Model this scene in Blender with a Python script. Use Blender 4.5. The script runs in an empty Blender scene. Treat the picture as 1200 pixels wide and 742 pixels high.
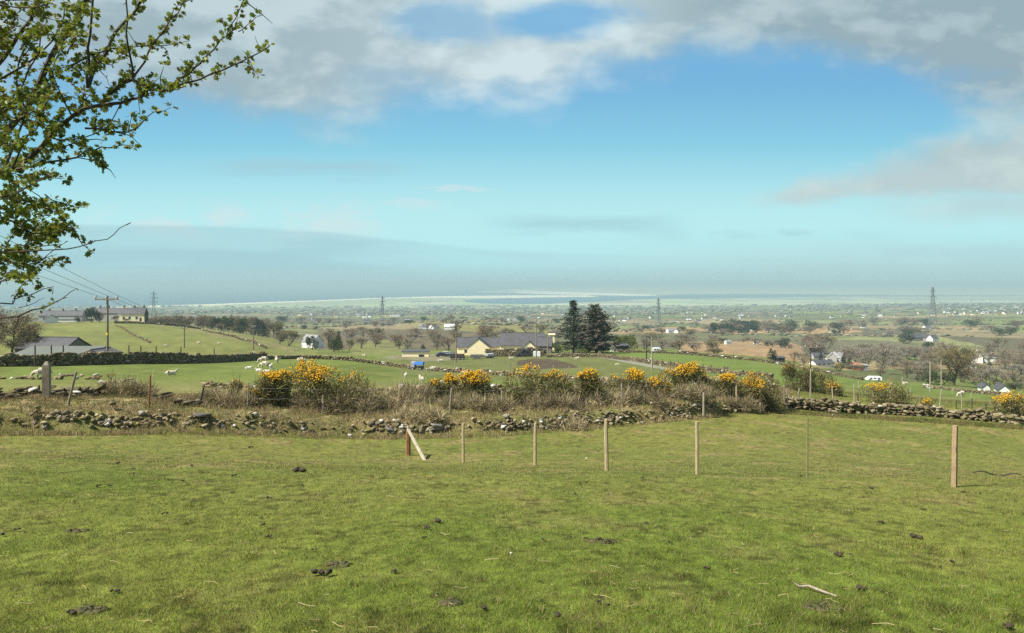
# A hillside pasture with gorse, drystone walls and a hazy coastal plain
SUN_E, SKY_STR, EXPO = 4.4, .075, 1.15
SKY_SAT, SKY_VAL = 1.15, 1.0
UP = (1.12, 2.75, 4.4); MID = (1.65, 3.85, 4.8); LOW = (2.95, 5.05, 5.25)
CWHITE = (4.0, 4.75, 4.85); CGREY = (1.95, 2.62, 2.85); CGREY2 = (3.0, 3.75, 3.85); CPALE = (3.75, 4.5, 4.35); CDARK = (2.3, 3.05, 3.3)
STREAK = (2.25, 3.7, 4.2); BANK = (2.35, 3.85, 4.2); HORIZON = (2.55, 3.75, 3.85)
HAZE_COL, HAZE_D = (.425, .595, .622), 1.75e-4
NBLADE = 540000
import bpy, math, random
import numpy as np
from mathutils import Vector, Matrix

# ------------------------------------------------------------------ basics
scene = bpy.context.scene
COL = scene.collection
F, PX0, PY0 = 873.0, 600.0, 330.0        # focal length in picture units, principal column, eye level row
rs = np.random.RandomState(7)
random.seed(7)
R = math.radians

def smooth(a, b, x):
    t = np.clip((x - a) / (b - a), 0, 1)
    return t * t * (3 - 2 * t)

def _hash(ix, iy, s):
    n = (ix.astype(np.int64) * 374761393 + iy.astype(np.int64) * 668265263 + s * 982451653) & 0x7fffffff
    n = ((n ^ (n >> 13)) * 1274126177) & 0x7fffffff
    n = (n ^ (n >> 16)) & 0xffff
    return n / 65535.0

def vnoise(x, y, s=0):
    x = np.asarray(x, float); y = np.asarray(y, float)
    ix = np.floor(x); iy = np.floor(y)
    fx = x - ix; fy = y - iy
    fx = fx * fx * (3 - 2 * fx); fy = fy * fy * (3 - 2 * fy)
    a = _hash(ix, iy, s); b = _hash(ix + 1, iy, s); c = _hash(ix, iy + 1, s); d = _hash(ix + 1, iy + 1, s)
    return (a * (1 - fx) + b * fx) * (1 - fy) + (c * (1 - fx) + d * fx) * fy

def fbm(x, y, s=0, o=4):
    r = 0; a = .5; t = 0
    for k in range(o):
        r = r + a * vnoise(x, y, s + k * 17); t += a
        x = x * 2.03 + 11.3; y = y * 2.03 - 7.7; a *= .5
    return r / t

# ------------------------------------------------------------------ terrain: depth layers of the hillside
LAYERS = [
 # px: (distance, row)
 {0: (5.4, 742), 1200: (5.4, 742)},
 {-300: (14.5, 545), 0: (14.5, 547), 300: (14.5, 556), 600: (14.5, 563), 800: (14.5, 567), 1100: (14.5, 574), 1200: (14.5, 577), 1500: (14.5, 582)},
 {-300: (21, 507), 0: (23, 506), 200: (25, 505), 300: (26.5, 507), 400: (28, 511), 500: (29, 511), 600: (30, 507), 700: (33, 500), 800: (36, 491), 900: (41, 480), 1000: (42, 486), 1100: (41, 492), 1200: (40.5, 499), 1500: (38, 515)},
 {-300: (24, 468), 0: (26, 471), 150: (27, 472), 300: (31, 477), 400: (32, 479), 500: (33, 479), 600: (35, 474), 700: (37, 470), 800: (39.5, 464), 900: (43, 461), 1000: (46, 469), 1100: (45, 477), 1200: (44, 484), 1500: (42, 500)},
 {-300: (30, 462), 0: (32, 461), 150: (34, 460), 300: (40, 459), 400: (44, 459), 500: (46, 461), 600: (48, 463), 700: (50, 463), 800: (52, 458), 900: (56, 453), 1000: (60, 461), 1100: (60, 470), 1200: (60, 477), 1500: (60, 490)},
 {-300: (70, 431), 0: (74, 428), 150: (85, 425), 300: (125, 420.5), 400: (135, 421.5), 460: (135, 430), 500: (132, 434.5), 600: (125, 442), 700: (125, 442), 800: (125, 438), 900: (120, 443), 1000: (120, 453), 1100: (120, 465), 1200: (120, 470), 1500: (120, 480)},
 {-300: (215, 396), 0: (200, 399), 150: (200, 399), 250: (200, 403), 300: (210, 407), 350: (230, 413), 400: (240, 415), 500: (230, 418.5), 600: (230, 415), 700: (220, 414), 800: (220, 416), 900: (220, 424), 1000: (220, 442), 1100: (220, 452), 1200: (220, 462), 1500: (220, 470)},
 {-300: (420, 378), 0: (420, 379), 60: (420, 379), 100: (420, 377), 150: (420, 376.6), 200: (420, 381), 250: (415, 387), 300: (410, 394), 350: (400, 405), 400: (400, 404), 500: (400, 406), 600: (400, 400), 700: (400, 404), 800: (400, 408), 900: (400, 413), 1000: (420, 424), 1100: (400, 436), 1200: (400, 442), 1500: (400, 446)},
 {-300: (600, 378), 150: (600, 379), 250: (600, 386), 300: (600, 392), 400: (600, 395), 500: (600, 395), 600: (600, 392), 700: (600, 397), 800: (600, 402), 900: (600, 404), 1000: (600, 409), 1100: (600, 413), 1200: (600, 414), 1500: (600, 412)},
 {-300: (1000, 374), 150: (1000, 375), 300: (1000, 380), 400: (1000, 385), 470: (1000, 380), 550: (1000, 376), 620: (1000, 380), 700: (1000, 386), 800: (1000, 388), 900: (1000, 391), 1000: (1000, 390), 1100: (1000, 388), 1200: (1000, 388), 1500: (1000, 384)},
 {-300: (1600, 373), 300: (1600, 374.5), 500: (1600, 376), 700: (1600, 377), 900: (1600, 377), 1000: (1600, 376), 1100: (1600, 374), 1200: (1600, 373), 1500: (1600, 372)},
 {-300: (2600, 367), 700: (2600, 367.5), 900: (2600, 367), 1200: (2600, 363), 1500: (2600, 362)},
 {-300: (4200, 363), 300: (4200, 363), 700: (4200, 362.5), 900: (4200, 360), 1200: (4200, 357), 1500: (4200, 356)},
]
SEA = -200.0
PXC = np.arange(-1400, 2601, 10.0)
LY = np.linspace(math.log(.8), math.log(7000), 620)

def pchip(x, y, xi):
    h = np.diff(x); d = np.diff(y) / h
    m = np.zeros_like(y)
    for i in range(1, len(x) - 1):
        if d[i - 1] * d[i] > 0:
            w1 = 2 * h[i] + h[i - 1]; w2 = h[i] + 2 * h[i - 1]
            m[i] = (w1 + w2) / (w1 / d[i - 1] + w2 / d[i])
    m[0], m[-1] = d[0], d[-1]
    k = np.clip(np.searchsorted(x, xi) - 1, 0, len(x) - 2)
    t = (xi - x[k]) / h[k]
    return ((2 * t**3 - 3 * t**2 + 1) * y[k] + (t**3 - 2 * t**2 + t) * h[k] * m[k] + (-2 * t**3 + 3 * t**2) * y[k + 1] + (t**3 - t**2) * h[k] * m[k + 1])

def _layers():
    ys, ds = [], []
    for L in LAYERS:
        k = sorted(L)
        Yc = np.interp(PXC, k, [L[q][0] for q in k]); Pc = np.interp(PXC, k, [L[q][1] for q in k])
        w = np.exp(-.5 * (np.arange(-4, 5) / 2.0)**2); w /= w.sum()
        Yc = np.convolve(np.pad(Yc, 4, mode='edge'), w, 'valid'); Pc = np.convolve(np.pad(Pc, 4, mode='edge'), w, 'valid')
        ys.append(Yc); ds.append((Pc - PY0) / F * Yc)
    return np.array(ys), np.array(ds)
LYS, LDS = _layers()
GRID = np.zeros((len(PXC), len(LY)))
for i in range(len(PXC)):
    x = np.concatenate([[math.log(.8)], np.log(LYS[:, i]), [math.log(7000)]])
    y = np.concatenate([[1.78], LDS[:, i], [193.0 if PXC[i] < 560 else 193 - 12 * min(1, (PXC[i] - 560) / 400)]])
    GRID[i] = pchip(x, y, LY)

def bilin(G, px, ly):
    fi = np.clip((px - PXC[0]) / 10.0, 0, len(PXC) - 1.001); fj = np.clip((ly - LY[0]) / (LY[1] - LY[0]), 0, len(LY) - 1.001)
    i = fi.astype(int); j = fj.astype(int); u = fi - i; v = fj - j
    return (G[i, j] * (1 - u) + G[i + 1, j] * u) * (1 - v) + (G[i, j + 1] * (1 - u) + G[i + 1, j + 1] * u) * v

def layer_Y(k, px):
    return np.interp(px, PXC, LYS[k])

def inpoly(px, py, poly):
    px = np.asarray(px, float); py = np.asarray(py, float)
    r = np.zeros(px.shape, bool); n = len(poly)
    for i in range(n):
        x1, y1 = poly[i]; x2, y2 = poly[(i + 1) % n]
        if y1 == y2: continue
        c = ((y1 > py) != (y2 > py)) & (px < (x2 - x1) * (py - y1) / (y2 - y1) + x1)
        r ^= c
    return r

COAST = [(-1400, 368), (-300, 365), (0, 363.3), (100, 361.3), (190, 358.8), (240, 357.6), (300, 355.2), (380, 352.2), (440, 349.6), (500, 347.9), (560, 346.8), (640, 346.0), (690, 346.4), (705, 348.0), (640, 348.6), (600, 349.4), (560, 350.8), (540, 352.5), (548, 354.5), (565, 356.2), (600, 357.4), (640, 357.2), (655, 356), (690, 354.6), (740, 352.0), (770, 350.8), (830, 350.2), (880, 349.6), (930, 348.6), (1000, 347.8), (1200, 347.4), (2600, 347.0)]
WATER = [(x, y) for x, y in COAST] + [(2600, 346.2), (1200, 346.3), (1000, 345.6), (930, 344.6), (860, 344.4), (800, 345.0), (770, 346.6), (740, 346.9), (690, 346.0), (640, 344.9), (600, 343.4), (560, 342.6), (560, 341.4), (600, 339.6), (625, 338.0), (600, 335.6), (560, 334.2), (480, 333.2), (-1400, 333.2)]
SAND = [(590, 338.2), (640, 341.4), (700, 343.2), (770, 345.6), (770, 346.6), (740, 346.9), (690, 346.0), (640, 344.9), (600, 343.4), (612, 341.8), (600, 340.6)]

def H(X, Y, micro=True):
    X = np.asarray(X, float); Y = np.asarray(Y, float)
    Yp = np.maximum(Y, .8)
    px = PX0 + F * X / np.maximum(Y, 4.0)
    d = bilin(GRID, px, np.log(Yp))
    d = d + np.minimum(Y - .8, 0) * .1
    z = -d
    # beyond the foot of the hill: coastal plain, bay, sand and the far island
    pys = PY0 - F * SEA / np.maximum(Yp, 100)
    far = smooth(4600, 6800, Yp)
    plain = SEA + 3 + 6 * fbm(X / 1500, Yp / 1500, 5) + 16 * smooth(700, 1100, px) * smooth(352.5, 356, pys)
    isl = smooth(344.5, 339, pys) * smooth(560, 760, px)
    plain = plain + isl * (20 + 62 * fbm(X / 3200, Yp / 4200, 9))
    z = z * (1 - far) + plain * far
    if np.any(Y > 4600):
        w = inpoly(px, pys, WATER) & (Yp > 4800)
        z = np.where(w, SEA - 4, z)
    if micro:
        near = 1 - smooth(45, 90, Yp)
        z = z + near * (.07 * (fbm(X / 2.6, Y / 2.6, 21, 3) - .5) + .020 * (fbm(X / .45, Y / .45, 22, 3) - .5))
        mid = smooth(40, 120, Yp) * (1 - smooth(3000, 4500, Yp))
        z = z + mid * np.minimum(Yp * .006, 5.0) * (fbm(X / 45, Y / 60, 31, 4) - .5)
        # stony bank: lumpy
        b = smooth(0, 1.5, Yp - layer_Y(2, px)) * (1 - smooth(0, 2.5, Yp - layer_Y(3, px))) * (1 - smooth(905, 925, px))
        dd = Yp - layer_Y(2, px)
        z = z + (1 - smooth(905, 925, px)) * .42 * smooth(0, .7, dd + .5 * (fbm(X / 1.6, Y / 1.6, 42, 3) - .5)) * (1 - smooth(.7, 3.2, dd))
        z = z + b * (.55 * (fbm(X / 1.1, Y / .9, 41, 4) - .45))
    return z

def P(px, Y, dz=0.0):
    """the point of the ground in the direction of picture column px at distance Y"""
    X = (px - PX0) / F * Y
    return Vector((X, Y, float(H(np.array([X]), np.array([Y]))[0]) + dz))

def AT(px, py, y0, y1):
    """the point of the ground seen at column px, row py, searched between the distances y0 and y1"""
    Ys = np.exp(np.linspace(math.log(y0), math.log(y1), 500))
    X = (px - PX0) / F * Ys
    r = PY0 - F * H(X, Ys) / Ys
    k = int(np.argmin(np.abs(r - py)))
    return P(px, float(Ys[k]))

# ------------------------------------------------------------------ materials
def mat(name, base=None, rough=.9, spec=.2, attr=False, noise=None, bump=None, trans=0, metal=0, island=0):
    """base colour or the mesh's own colour attribute, varied by noise: list of (scale, low, high)"""
    m = bpy.data.materials.new(name); m.use_nodes = True
    nt = m.node_tree; N = nt.nodes; L = nt.links
    b = N['Principled BSDF']
    b.inputs['Roughness'].default_value = rough
    b.inputs['Specular IOR Level'].default_value = spec
    b.inputs['Metallic'].default_value = metal
    if attr:
        a = N.new('ShaderNodeAttribute'); a.attribute_name = 'Col'; out = a.outputs['Color']
    else:
        c = N.new('ShaderNodeRGB'); c.outputs[0].default_value = (*base, 1); out = c.outputs[0]
    tc = N.new('ShaderNodeTexCoord')
    for sc_, lo, hi in (noise or []):
        nz = N.new('ShaderNodeTexNoise'); nz.inputs['Scale'].default_value = sc_; nz.inputs['Detail'].default_value = 5; nz.inputs['Roughness'].default_value = .65
        L.new(tc.outputs['Object'], nz.inputs['Vector'])
        mr = N.new('ShaderNodeMapRange'); mr.inputs[1].default_value = .3; mr.inputs[2].default_value = .7; mr.inputs[3].default_value = lo; mr.inputs[4].default_value = hi
        L.new(nz.outputs['Fac'], mr.inputs[0])
        mx = N.new('ShaderNodeVectorMath'); mx.operation = 'SCALE'
        L.new(out, mx.inputs[0]); L.new(mr.outputs[0], mx.inputs['Scale']); out = mx.outputs[0]
    if island:
        g = N.new('ShaderNodeNewGeometry')
        mr = N.new('ShaderNodeMapRange'); mr.inputs[3].default_value = 1 - island; mr.inputs[4].default_value = 1 + island
        L.new(g.outputs['Random Per Island'], mr.inputs[0])
        mx = N.new('ShaderNodeVectorMath'); mx.operation = 'SCALE'
        L.new(out, mx.inputs[0]); L.new(mr.outputs[0], mx.inputs['Scale']); out = mx.outputs[0]
    L.new(out, b.inputs['Base Color'])
    if bump:
        nz = N.new('ShaderNodeTexNoise'); nz.inputs['Scale'].default_value = bump[0]; nz.inputs['Detail'].default_value = 6
        L.new(tc.outputs['Object'], nz.inputs['Vector'])
        bp = N.new('ShaderNodeBump'); bp.inputs['Strength'].default_value = bump[1]; bp.inputs['Distance'].default_value = bump[2]
        L.new(nz.outputs['Fac'], bp.inputs['Height']); L.new(bp.outputs[0], b.inputs['Normal'])
    if trans:
        t = N.new('ShaderNodeBsdfTranslucent'); L.new(out, t.inputs['Color'])
        ms = N.new('ShaderNodeMixShader'); ms.inputs[0].default_value = trans
        L.new(b.outputs[0], ms.inputs[1]); L.new(t.outputs[0], ms.inputs[2]); L.new(ms.outputs[0], N['Material Output'].inputs['Surface'])
    return m

M = {}
M['ground'] = mat('ground_turf', attr=True, rough=1, spec=.1, noise=[(.9, .85, 1.15), (9, .82, 1.18)], bump=(14, .35, .06))
M['blade'] = mat('grass_blades', attr=True, rough=.8, spec=.15, trans=.25)
M['leaf'] = mat('hawthorn_leaf', attr=True, rough=.55, spec=.35, trans=.35)
M['bark'] = mat('hawthorn_bark', (.055, .043, .032), noise=[(14, .6, 1.5)], bump=(40, .5, .01))
M['stone'] = mat('wall_stone', attr=True, rough=.95, spec=.15, noise=[(3.5, .75, 1.25), (22, .75, 1.25)], bump=(18, .5, .03))
M['newwood'] = mat('new_fence_wood', (.33, .265, .155), noise=[(3, .8, 1.2), (25, .8, 1.2)], bump=(30, .3, .01))
M['brownwood'] = mat('brown_fence_wood', (.20, .10, .045), noise=[(3, .75, 1.25), (25, .8, 1.2)])
M['oldwood'] = mat('weathered_wood', (.21, .175, .13), noise=[(2, .6, 1.35), (22, .75, 1.25)], bump=(30, .4, .01))
M['palewood'] = mat('pale_weathered_wood', (.31, .275, .205), noise=[(2, .65, 1.25), (22, .8, 1.2)])
M['darkwood'] = mat('dark_wet_wood', (.06, .05, .042), noise=[(4, .7, 1.3)])
M['polewood'] = mat('pole_wood', (.20, .17, .125), noise=[(.8, .7, 1.3), (8, .85, 1.15)])
M['steel'] = mat('galvanised_steel', (.17, .19, .20), rough=.6, metal=.3)
M['wire'] = mat('fence_wire', (.22, .21, .19), rough=.6, metal=.5)
M['gorse'] = mat('gorse_spines', attr=True, rough=.9, spec=.1, trans=.15)
M['flower'] = mat('gorse_flowers', (.68, .41, .028), rough=.8, spec=.1, trans=.25, island=.25)
M['twig'] = mat('bare_twigs', attr=True, rough=.95, spec=.1)
M['needles'] = mat('conifer_needles', attr=True, rough=.9, spec=.15)
M['trunk'] = mat('tree_trunk', (.075, .06, .045), noise=[(6, .7, 1.3)])
M['mass'] = mat('wood_mass', attr=True, rough=1, spec=.05, noise=[(.25, .7, 1.3)])
M['fleece'] = mat('sheep_fleece', (.46, .41, .31), rough=1, spec=.05, noise=[(7, .85, 1.1)], bump=(14, .8, .05))
M['lamb'] = mat('lamb_fleece', (.54, .51, .44), rough=1, spec=.05, bump=(18, .5, .03))
M['dung'] = mat('dried_dung', (.042, .033, .021), rough=.9, noise=[(20, .6, 1.5)], bump=(40, .6, .02))
M['soil'] = mat('bare_soil', (.075, .066, .030), rough=1, noise=[(15, .6, 1.4)], bump=(30, .6, .02))
M['cream'] = mat('cream_render', (.86, .73, .46), noise=[(.6, .93, 1.05)])
M['white'] = mat('white_render', (.70, .69, .64), noise=[(.5, .92, 1.05)])
M['greyrender'] = mat('grey_render', (.36, .35, .33), noise=[(.6, .85, 1.15)])
M['rubble'] = mat('rubble_masonry', (.17, .155, .135), noise=[(2.2, .6, 1.4)], bump=(3, .6, .1))
M['slate'] = mat('roof_slate', (.066, .064, .070), rough=.6, spec=.3, noise=[(.7, .8, 1.2), (5, .85, 1.15)])
M['sheet'] = mat('green_grey_sheeting', (.115, .125, .11), rough=.7, noise=[(.5, .88, 1.1)])
M['palesheet'] = mat('pale_sheeting', (.21, .21, .205), rough=.7, noise=[(.5, .88, 1.1)])
M['redroof'] = mat('rusty_sheeting', (.28, .12, .07), rough=.8, noise=[(.8, .7, 1.3)])
M['dark'] = mat('dark_opening', (.018, .018, .02), rough=.6)
M['glass'] = mat('window_glass', (.03, .035, .04), rough=.15, spec=.6)
M['blue'] = mat('blue_sheet', (.03, .13, .42), rough=.5, noise=[(1.5, .85, 1.15)])
M['greymetal'] = mat('grey_metal', (.34, .34, .35), rough=.6, noise=[(2, .85, 1.15)])
M['blackwrap'] = mat('black_bale_wrap', (.02, .022, .024), rough=.35, spec=.5)
M['plastic'] = mat('white_plastic', (.72, .73, .72), rough=.5)
M['yellow'] = mat('yellow_plate', (.7, .5, .05), rough=.5)
M['car'] = mat('dark_car_paint', (.05, .055, .075), rough=.35, spec=.5)
M['tyre'] = mat('tyre_rubber', (.02, .02, .02), rough=.9)
M['terracotta'] = mat('chimney_pot_clay', (.35, .16, .09), rough=.9)

# ------------------------------------------------------------------ mesh helpers
class MB:
    def __init__(s): s.v = []; s.f = []; s.m = []; s.c = []
    def add(s, vs, fs, mi=0, col=None):
        b = len(s.v); s.v.extend(tuple(p) for p in vs); s.f.extend(tuple(b + i for i in q) for q in fs); s.m.extend([mi] * len(fs))
        s.c.extend([col or (1, 1, 1)] * len(vs))
    def box(s, c, size, rz=0, mi=0, taper=1.0, tilt=None, col=None):
        hx, hy, hz = size[0] / 2, size[1] / 2, size[2] / 2
        vs = [Vector((x * hx * (taper if z > 0 else 1), y * hy * (taper if z > 0 else 1), z * hz)) for z in (-1, 1) for y in (-1, 1) for x in (-1, 1)]
        m = Matrix.Rotation(rz, 3, 'Z')
        if tilt: m = tilt @ m
        vs = [m @ p + Vector(c) for p in vs]
        s.add(vs, [(0, 2, 3, 1), (4, 5, 7, 6), (0, 1, 5, 4), (2, 6, 7, 3), (0, 4, 6, 2), (1, 3, 7, 5)], mi, col)
    def tube(s, pts, rad, n=6, mi=0, col=None, cap=True):
        pts = [Vector(p) for p in pts]; k = len(pts)
        if not hasattr(rad, '__len__'): rad = [rad] * k
        vs = []; prev = None
        for i in range(k):
            t = (pts[min(i + 1, k - 1)] - pts[max(i - 1, 0)])
            t = t.normalized() if t.length > 1e-9 else Vector((0, 0, 1))
            if prev is None:
                a = t.cross(Vector((0, 0, 1)))
                if a.length < .05: a = t.cross(Vector((1, 0, 0)))
            else:
                a = prev - t * prev.dot(t)
                if a.length < 1e-6: a = t.orthogonal()
            a.normalize(); prev = a; b = t.cross(a)
            for q in range(n):
                w = 2 * math.pi * q / n
                vs.append(pts[i] + (a * math.cos(w) + b * math.sin(w)) * rad[i])
        fs = [(i * n + q, i * n + (q + 1) % n, (i + 1) * n + (q + 1) % n, (i + 1) * n + q) for i in range(k - 1) for q in range(n)]
        if cap: fs += [tuple(range(n - 1, -1, -1)), tuple((k - 1) * n + q for q in range(n))]
        s.add(vs, fs, mi, col)
    def build(s, name, mats, parent=None, loc=None, col=False, smooth_=False):
        me = bpy.data.meshes.new(name); me.from_pydata(s.v, [], s.f)
        mats = mats if isinstance(mats, (list, tuple)) else [mats]
        for q in mats: me.materials.append(q)
        me.polygons.foreach_set('material_index', s.m)
        if smooth_: me.polygons.foreach_set('use_smooth', [True] * len(me.polygons))
        if col: set_col(me, np.array(s.c))
        me.update()
        return link(name, me, parent, loc)

def set_col(me, c):
    a = me.color_attributes.new('Col', 'FLOAT_COLOR', 'POINT')
    d = np.ones((len(me.vertices), 4), np.float32); d[:, :3] = c
    a.data.foreach_set('color', d.ravel())

def link(name, me, parent=None, loc=None):
    o = bpy.data.objects.new(name, me); COL.objects.link(o)
    if parent is not None: o.parent = parent
    if loc is not None: o.location = loc
    return o

def np_mesh(name, V, Fc, m, C=None, parent=None, smooth_=False):
    """V (n,3); Fc (k,3 or 4) integer faces; C (n,3)"""
    me = bpy.data.meshes.new(name); n, k = len(V), Fc.shape[1]
    me.vertices.add(n); me.vertices.foreach_set('co', np.asarray(V, np.float32).ravel())
    me.loops.add(Fc.size); me.loops.foreach_set('vertex_index', np.asarray(Fc, np.int32).ravel())
    me.polygons.add(len(Fc)); me.polygons.foreach_set('loop_start', np.arange(0, Fc.size, k, dtype=np.int32)); me.polygons.foreach_set('loop_total', np.full(len(Fc), k, np.int32))
    if smooth_: me.polygons.foreach_set('use_smooth', np.ones(len(Fc), bool))
    me.update(calc_edges=True); me.validate()
    if C is not None: set_col(me, C)
    me.materials.append(m)
    return link(name, me, parent)

def tag(o, label=None, cat=None, group=None, kind=None):
    if label: o['label'] = label
    if cat: o['category'] = cat
    if group: o['group'] = group
    if kind: o['kind'] = kind
    return o

def thing(name, label, cat, loc=(0, 0, 0), rz=0, group=None):
    o = bpy.data.objects.new(name, None); COL.objects.link(o); o.empty_display_size = .2
    o.location = loc; o.rotation_euler = (0, 0, rz)
    return tag(o, label, cat, group)

KIDS = {}
def kids(o):
    return [c for c in bpy.data.objects if c.parent == o]

def dup(root, loc, rz=0, scale=(1, 1, 1), label=None, group=None):
    r = root.copy(); COL.objects.link(r); r.location = loc; r.rotation_euler = (0, 0, rz); r.scale = scale
    if label: r['label'] = label
    if group: r['group'] = group
    if root.name not in KIDS: KIDS[root.name] = [(c, kids(c)) for c in kids(root)]
    for c, sub in KIDS[root.name]:
        k = c.copy(); COL.objects.link(k); k.parent = r
        for g in sub:
            q = g.copy(); COL.objects.link(q); q.parent = k
    return r

class Proto:
    """first use moves the prototype itself, later uses copy it"""
    def __init__(s, root): s.root = root; s.used = False
    def put(s, loc, rz=0, scale=(1, 1, 1), label=None, group=None):
        if not hasattr(scale, '__len__'): scale = (scale,) * 3
        if s.used: return dup(s.root, loc, rz, scale, label, group)
        s.used = True; o = s.root; o.location = loc; o.rotation_euler = (0, 0, rz); o.scale = scale
        if label: o['label'] = label
        if group: o['group'] = group
        elif 'group' in o.keys(): del o['group']
        return o

def ico(sub):
    import bmesh
    bm = bmesh.new(); bmesh.ops.create_icosphere(bm, subdivisions=sub, radius=1)
    v = np.array([p.co[:] for p in bm.verts]); f = np.array([[q.index for q in t.verts] for t in bm.faces]); bm.free()
    return v, f
ICO1, ICO2 = ico(1), ico(2)

def blobs(centres, sizes, rng, base=ICO1, boxy=.65, rot=True, jit=.14, cut=0):
    """many stones or clumps at once: (V, F, index of the stone of each vertex)"""
    bv, bf = base; n = len(centres); k = len(bv)
    v = np.sign(bv) * np.abs(bv)**boxy
    v = np.repeat(v[None], n, 0) * (1 + jit * rng.randn(n, k, 1))
    if cut:                                                   # broken faces
        for _ in range(cut):
            g = rng.randn(n, 3); g /= np.linalg.norm(g, axis=1)[:, None]; d = rng.uniform(.45, .8, n)
            over = np.maximum(np.einsum('nkj,nj->nk', v, g) - d[:, None], 0)
            v = v - over[..., None] * g[:, None, :]
    v = v * np.asarray(sizes)[:, None, :]
    if rot is not False:
        a = rng.uniform(0, 2 * np.pi, n) if rot is True else rot + rng.randn(n) * .25
        t = rng.randn(n) * .18
        x = v[..., 0] * np.cos(t)[:, None] - v[..., 2] * np.sin(t)[:, None]; z = v[..., 0] * np.sin(t)[:, None] + v[..., 2] * np.cos(t)[:, None]
        v[..., 0], v[..., 2] = x, z
        x = v[..., 0] * np.cos(a)[:, None] - v[..., 1] * np.sin(a)[:, None]; y = v[..., 0] * np.sin(a)[:, None] + v[..., 1] * np.cos(a)[:, None]
        v[..., 0], v[..., 1] = x, y
    v = v + np.asarray(centres)[:, None, :]
    f = (bf[None] + (np.arange(n) * k)[:, None, None]).reshape(-1, 3)
    return v.reshape(-1, 3), f, np.repeat(np.arange(n), k)

# ------------------------------------------------------------------ camera
cam = bpy.data.cameras.new('camera'); cam.sensor_width = 36; cam.lens = 36 * F / 1200.0
cam.shift_y = -(371 - PY0) / 1200.0
cam.clip_start = .05; cam.clip_end = 150000
co = bpy.data.objects.new('camera', cam); COL.objects.link(co); co.rotation_euler = (R(90), 0, 0); co.location = (0, 0, 0)
scene.camera = co

# ------------------------------------------------------------------ light
SUN_EL, SUN_AZ = R(51), R(246)           # azimuth clockwise from the view direction: behind the left shoulder
S = Vector((math.sin(SUN_AZ) * math.cos(SUN_EL), math.cos(SUN_AZ) * math.cos(SUN_EL), math.sin(SUN_EL)))
sl = bpy.data.lights.new('sun', 'SUN'); sl.energy = SUN_E; sl.angle = R(1.2); sl.color = (1, .94, .84)
so = bpy.data.objects.new('sun', sl); COL.objects.link(so); so.rotation_euler = (-S).to_track_quat('-Z', 'Y').to_euler(); so.location = (-20, -20, 30)

world = bpy.data.worlds.new('World'); scene.world = world; world.use_nodes = True
nt = world.node_tree; N = nt.nodes; L = nt.links
for n in list(N): N.remove(n)

def val(x):
    n = N.new('ShaderNodeValue'); n.outputs[0].default_value = x; return n.outputs[0]
def op(o, a, b=None, c=None, clamp=False):
    n = N.new('ShaderNodeMath'); n.operation = o; n.use_clamp = clamp
    for i, q in enumerate((a, b, c)):
        if q is None: continue
        if isinstance(q, (int, float)): n.inputs[i].default_value = q
        else: L.new(q, n.inputs[i])
    return n.outputs[0]
def sstep(x, lo, hi):
    n = N.new('ShaderNodeMapRange'); n.interpolation_type = 'SMOOTHSTEP'
    n.inputs[1].default_value = lo; n.inputs[2].default_value = hi
    L.new(x, n.inputs[0]); return n.outputs[0]
def mixc(f, a, b):
    n = N.new('ShaderNodeMix'); n.data_type = 'RGBA'
    if isinstance(f, (int, float)): n.inputs[0].default_value = f
    else: L.new(f, n.inputs[0])
    for q, i in ((a, 6), (b, 7)):
        if isinstance(q, tuple): n.inputs[i].default_value = (*q, 1)
        else: L.new(q, n.inputs[i])
    return n.outputs[2]
def vec(x, y, z=0.0):
    n = N.new('ShaderNodeCombineXYZ')
    for i, q in enumerate((x, y, z)):
        if isinstance(q, (int, float)): n.inputs[i].default_value = q
        else: L.new(q, n.inputs[i])
    return n.outputs[0]
def noise(v, sc_, det=5, rough=.55, dist=0):
    n = N.new('ShaderNodeTexNoise'); n.inputs['Scale'].default_value = sc_; n.inputs['Detail'].default_value = det
    n.inputs['Roughness'].default_value = rough; n.inputs['Distortion'].default_value = dist
    L.new(v, n.inputs['Vector']); return n.outputs['Fac']
def curve(x, pts):
    """piecewise smooth lookup, pts in (input, output)"""
    lo, hi = pts[0][0], pts[-1][0]; vlo = min(p[1] for p in pts); vhi = max(p[1] for p in pts)
    n = N.new('ShaderNodeFloatCurve'); cm = n.mapping; cv = cm.curves[0]
    q = [((p[0] - lo) / (hi - lo), (p[1] - vlo) / (vhi - vlo)) for p in pts]
    cv.points[0].location = q[0]; cv.points[1].location = q[-1]
    for p in q[1:-1]: cv.points.new(*p)
    cm.update()
    t = op('DIVIDE', op('SUBTRACT', x, lo), hi - lo, clamp=True); L.new(t, n.inputs['Value'])
    return op('ADD', op('MULTIPLY', n.outputs[0], vhi - vlo), vlo)

tc = N.new('ShaderNodeTexCoord'); sep = N.new('ShaderNodeSeparateXYZ'); L.new(tc.outputs['Generated'], sep.inputs[0])
dx, dy, dz = sep.outputs
ydiv = op('MAXIMUM', dy, .15)
# direction as tangents, in units of the sky's own rows and columns: u to the right, v above the horizon
u = op('DIVIDE', dx, ydiv); v = op('DIVIDE', dz, ydiv)
def ax(px): return (px - PX0) / F
def ay(py): return (PY0 - py) / F
uv = vec(u, v, 0.0)
uvs = vec(u, op('MULTIPLY', v, 2.2), 0.0)       # flattened cloud texture
uvl = vec(u, op('MULTIPLY', v, 9.0), 0.0)       # long streaks

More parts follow.
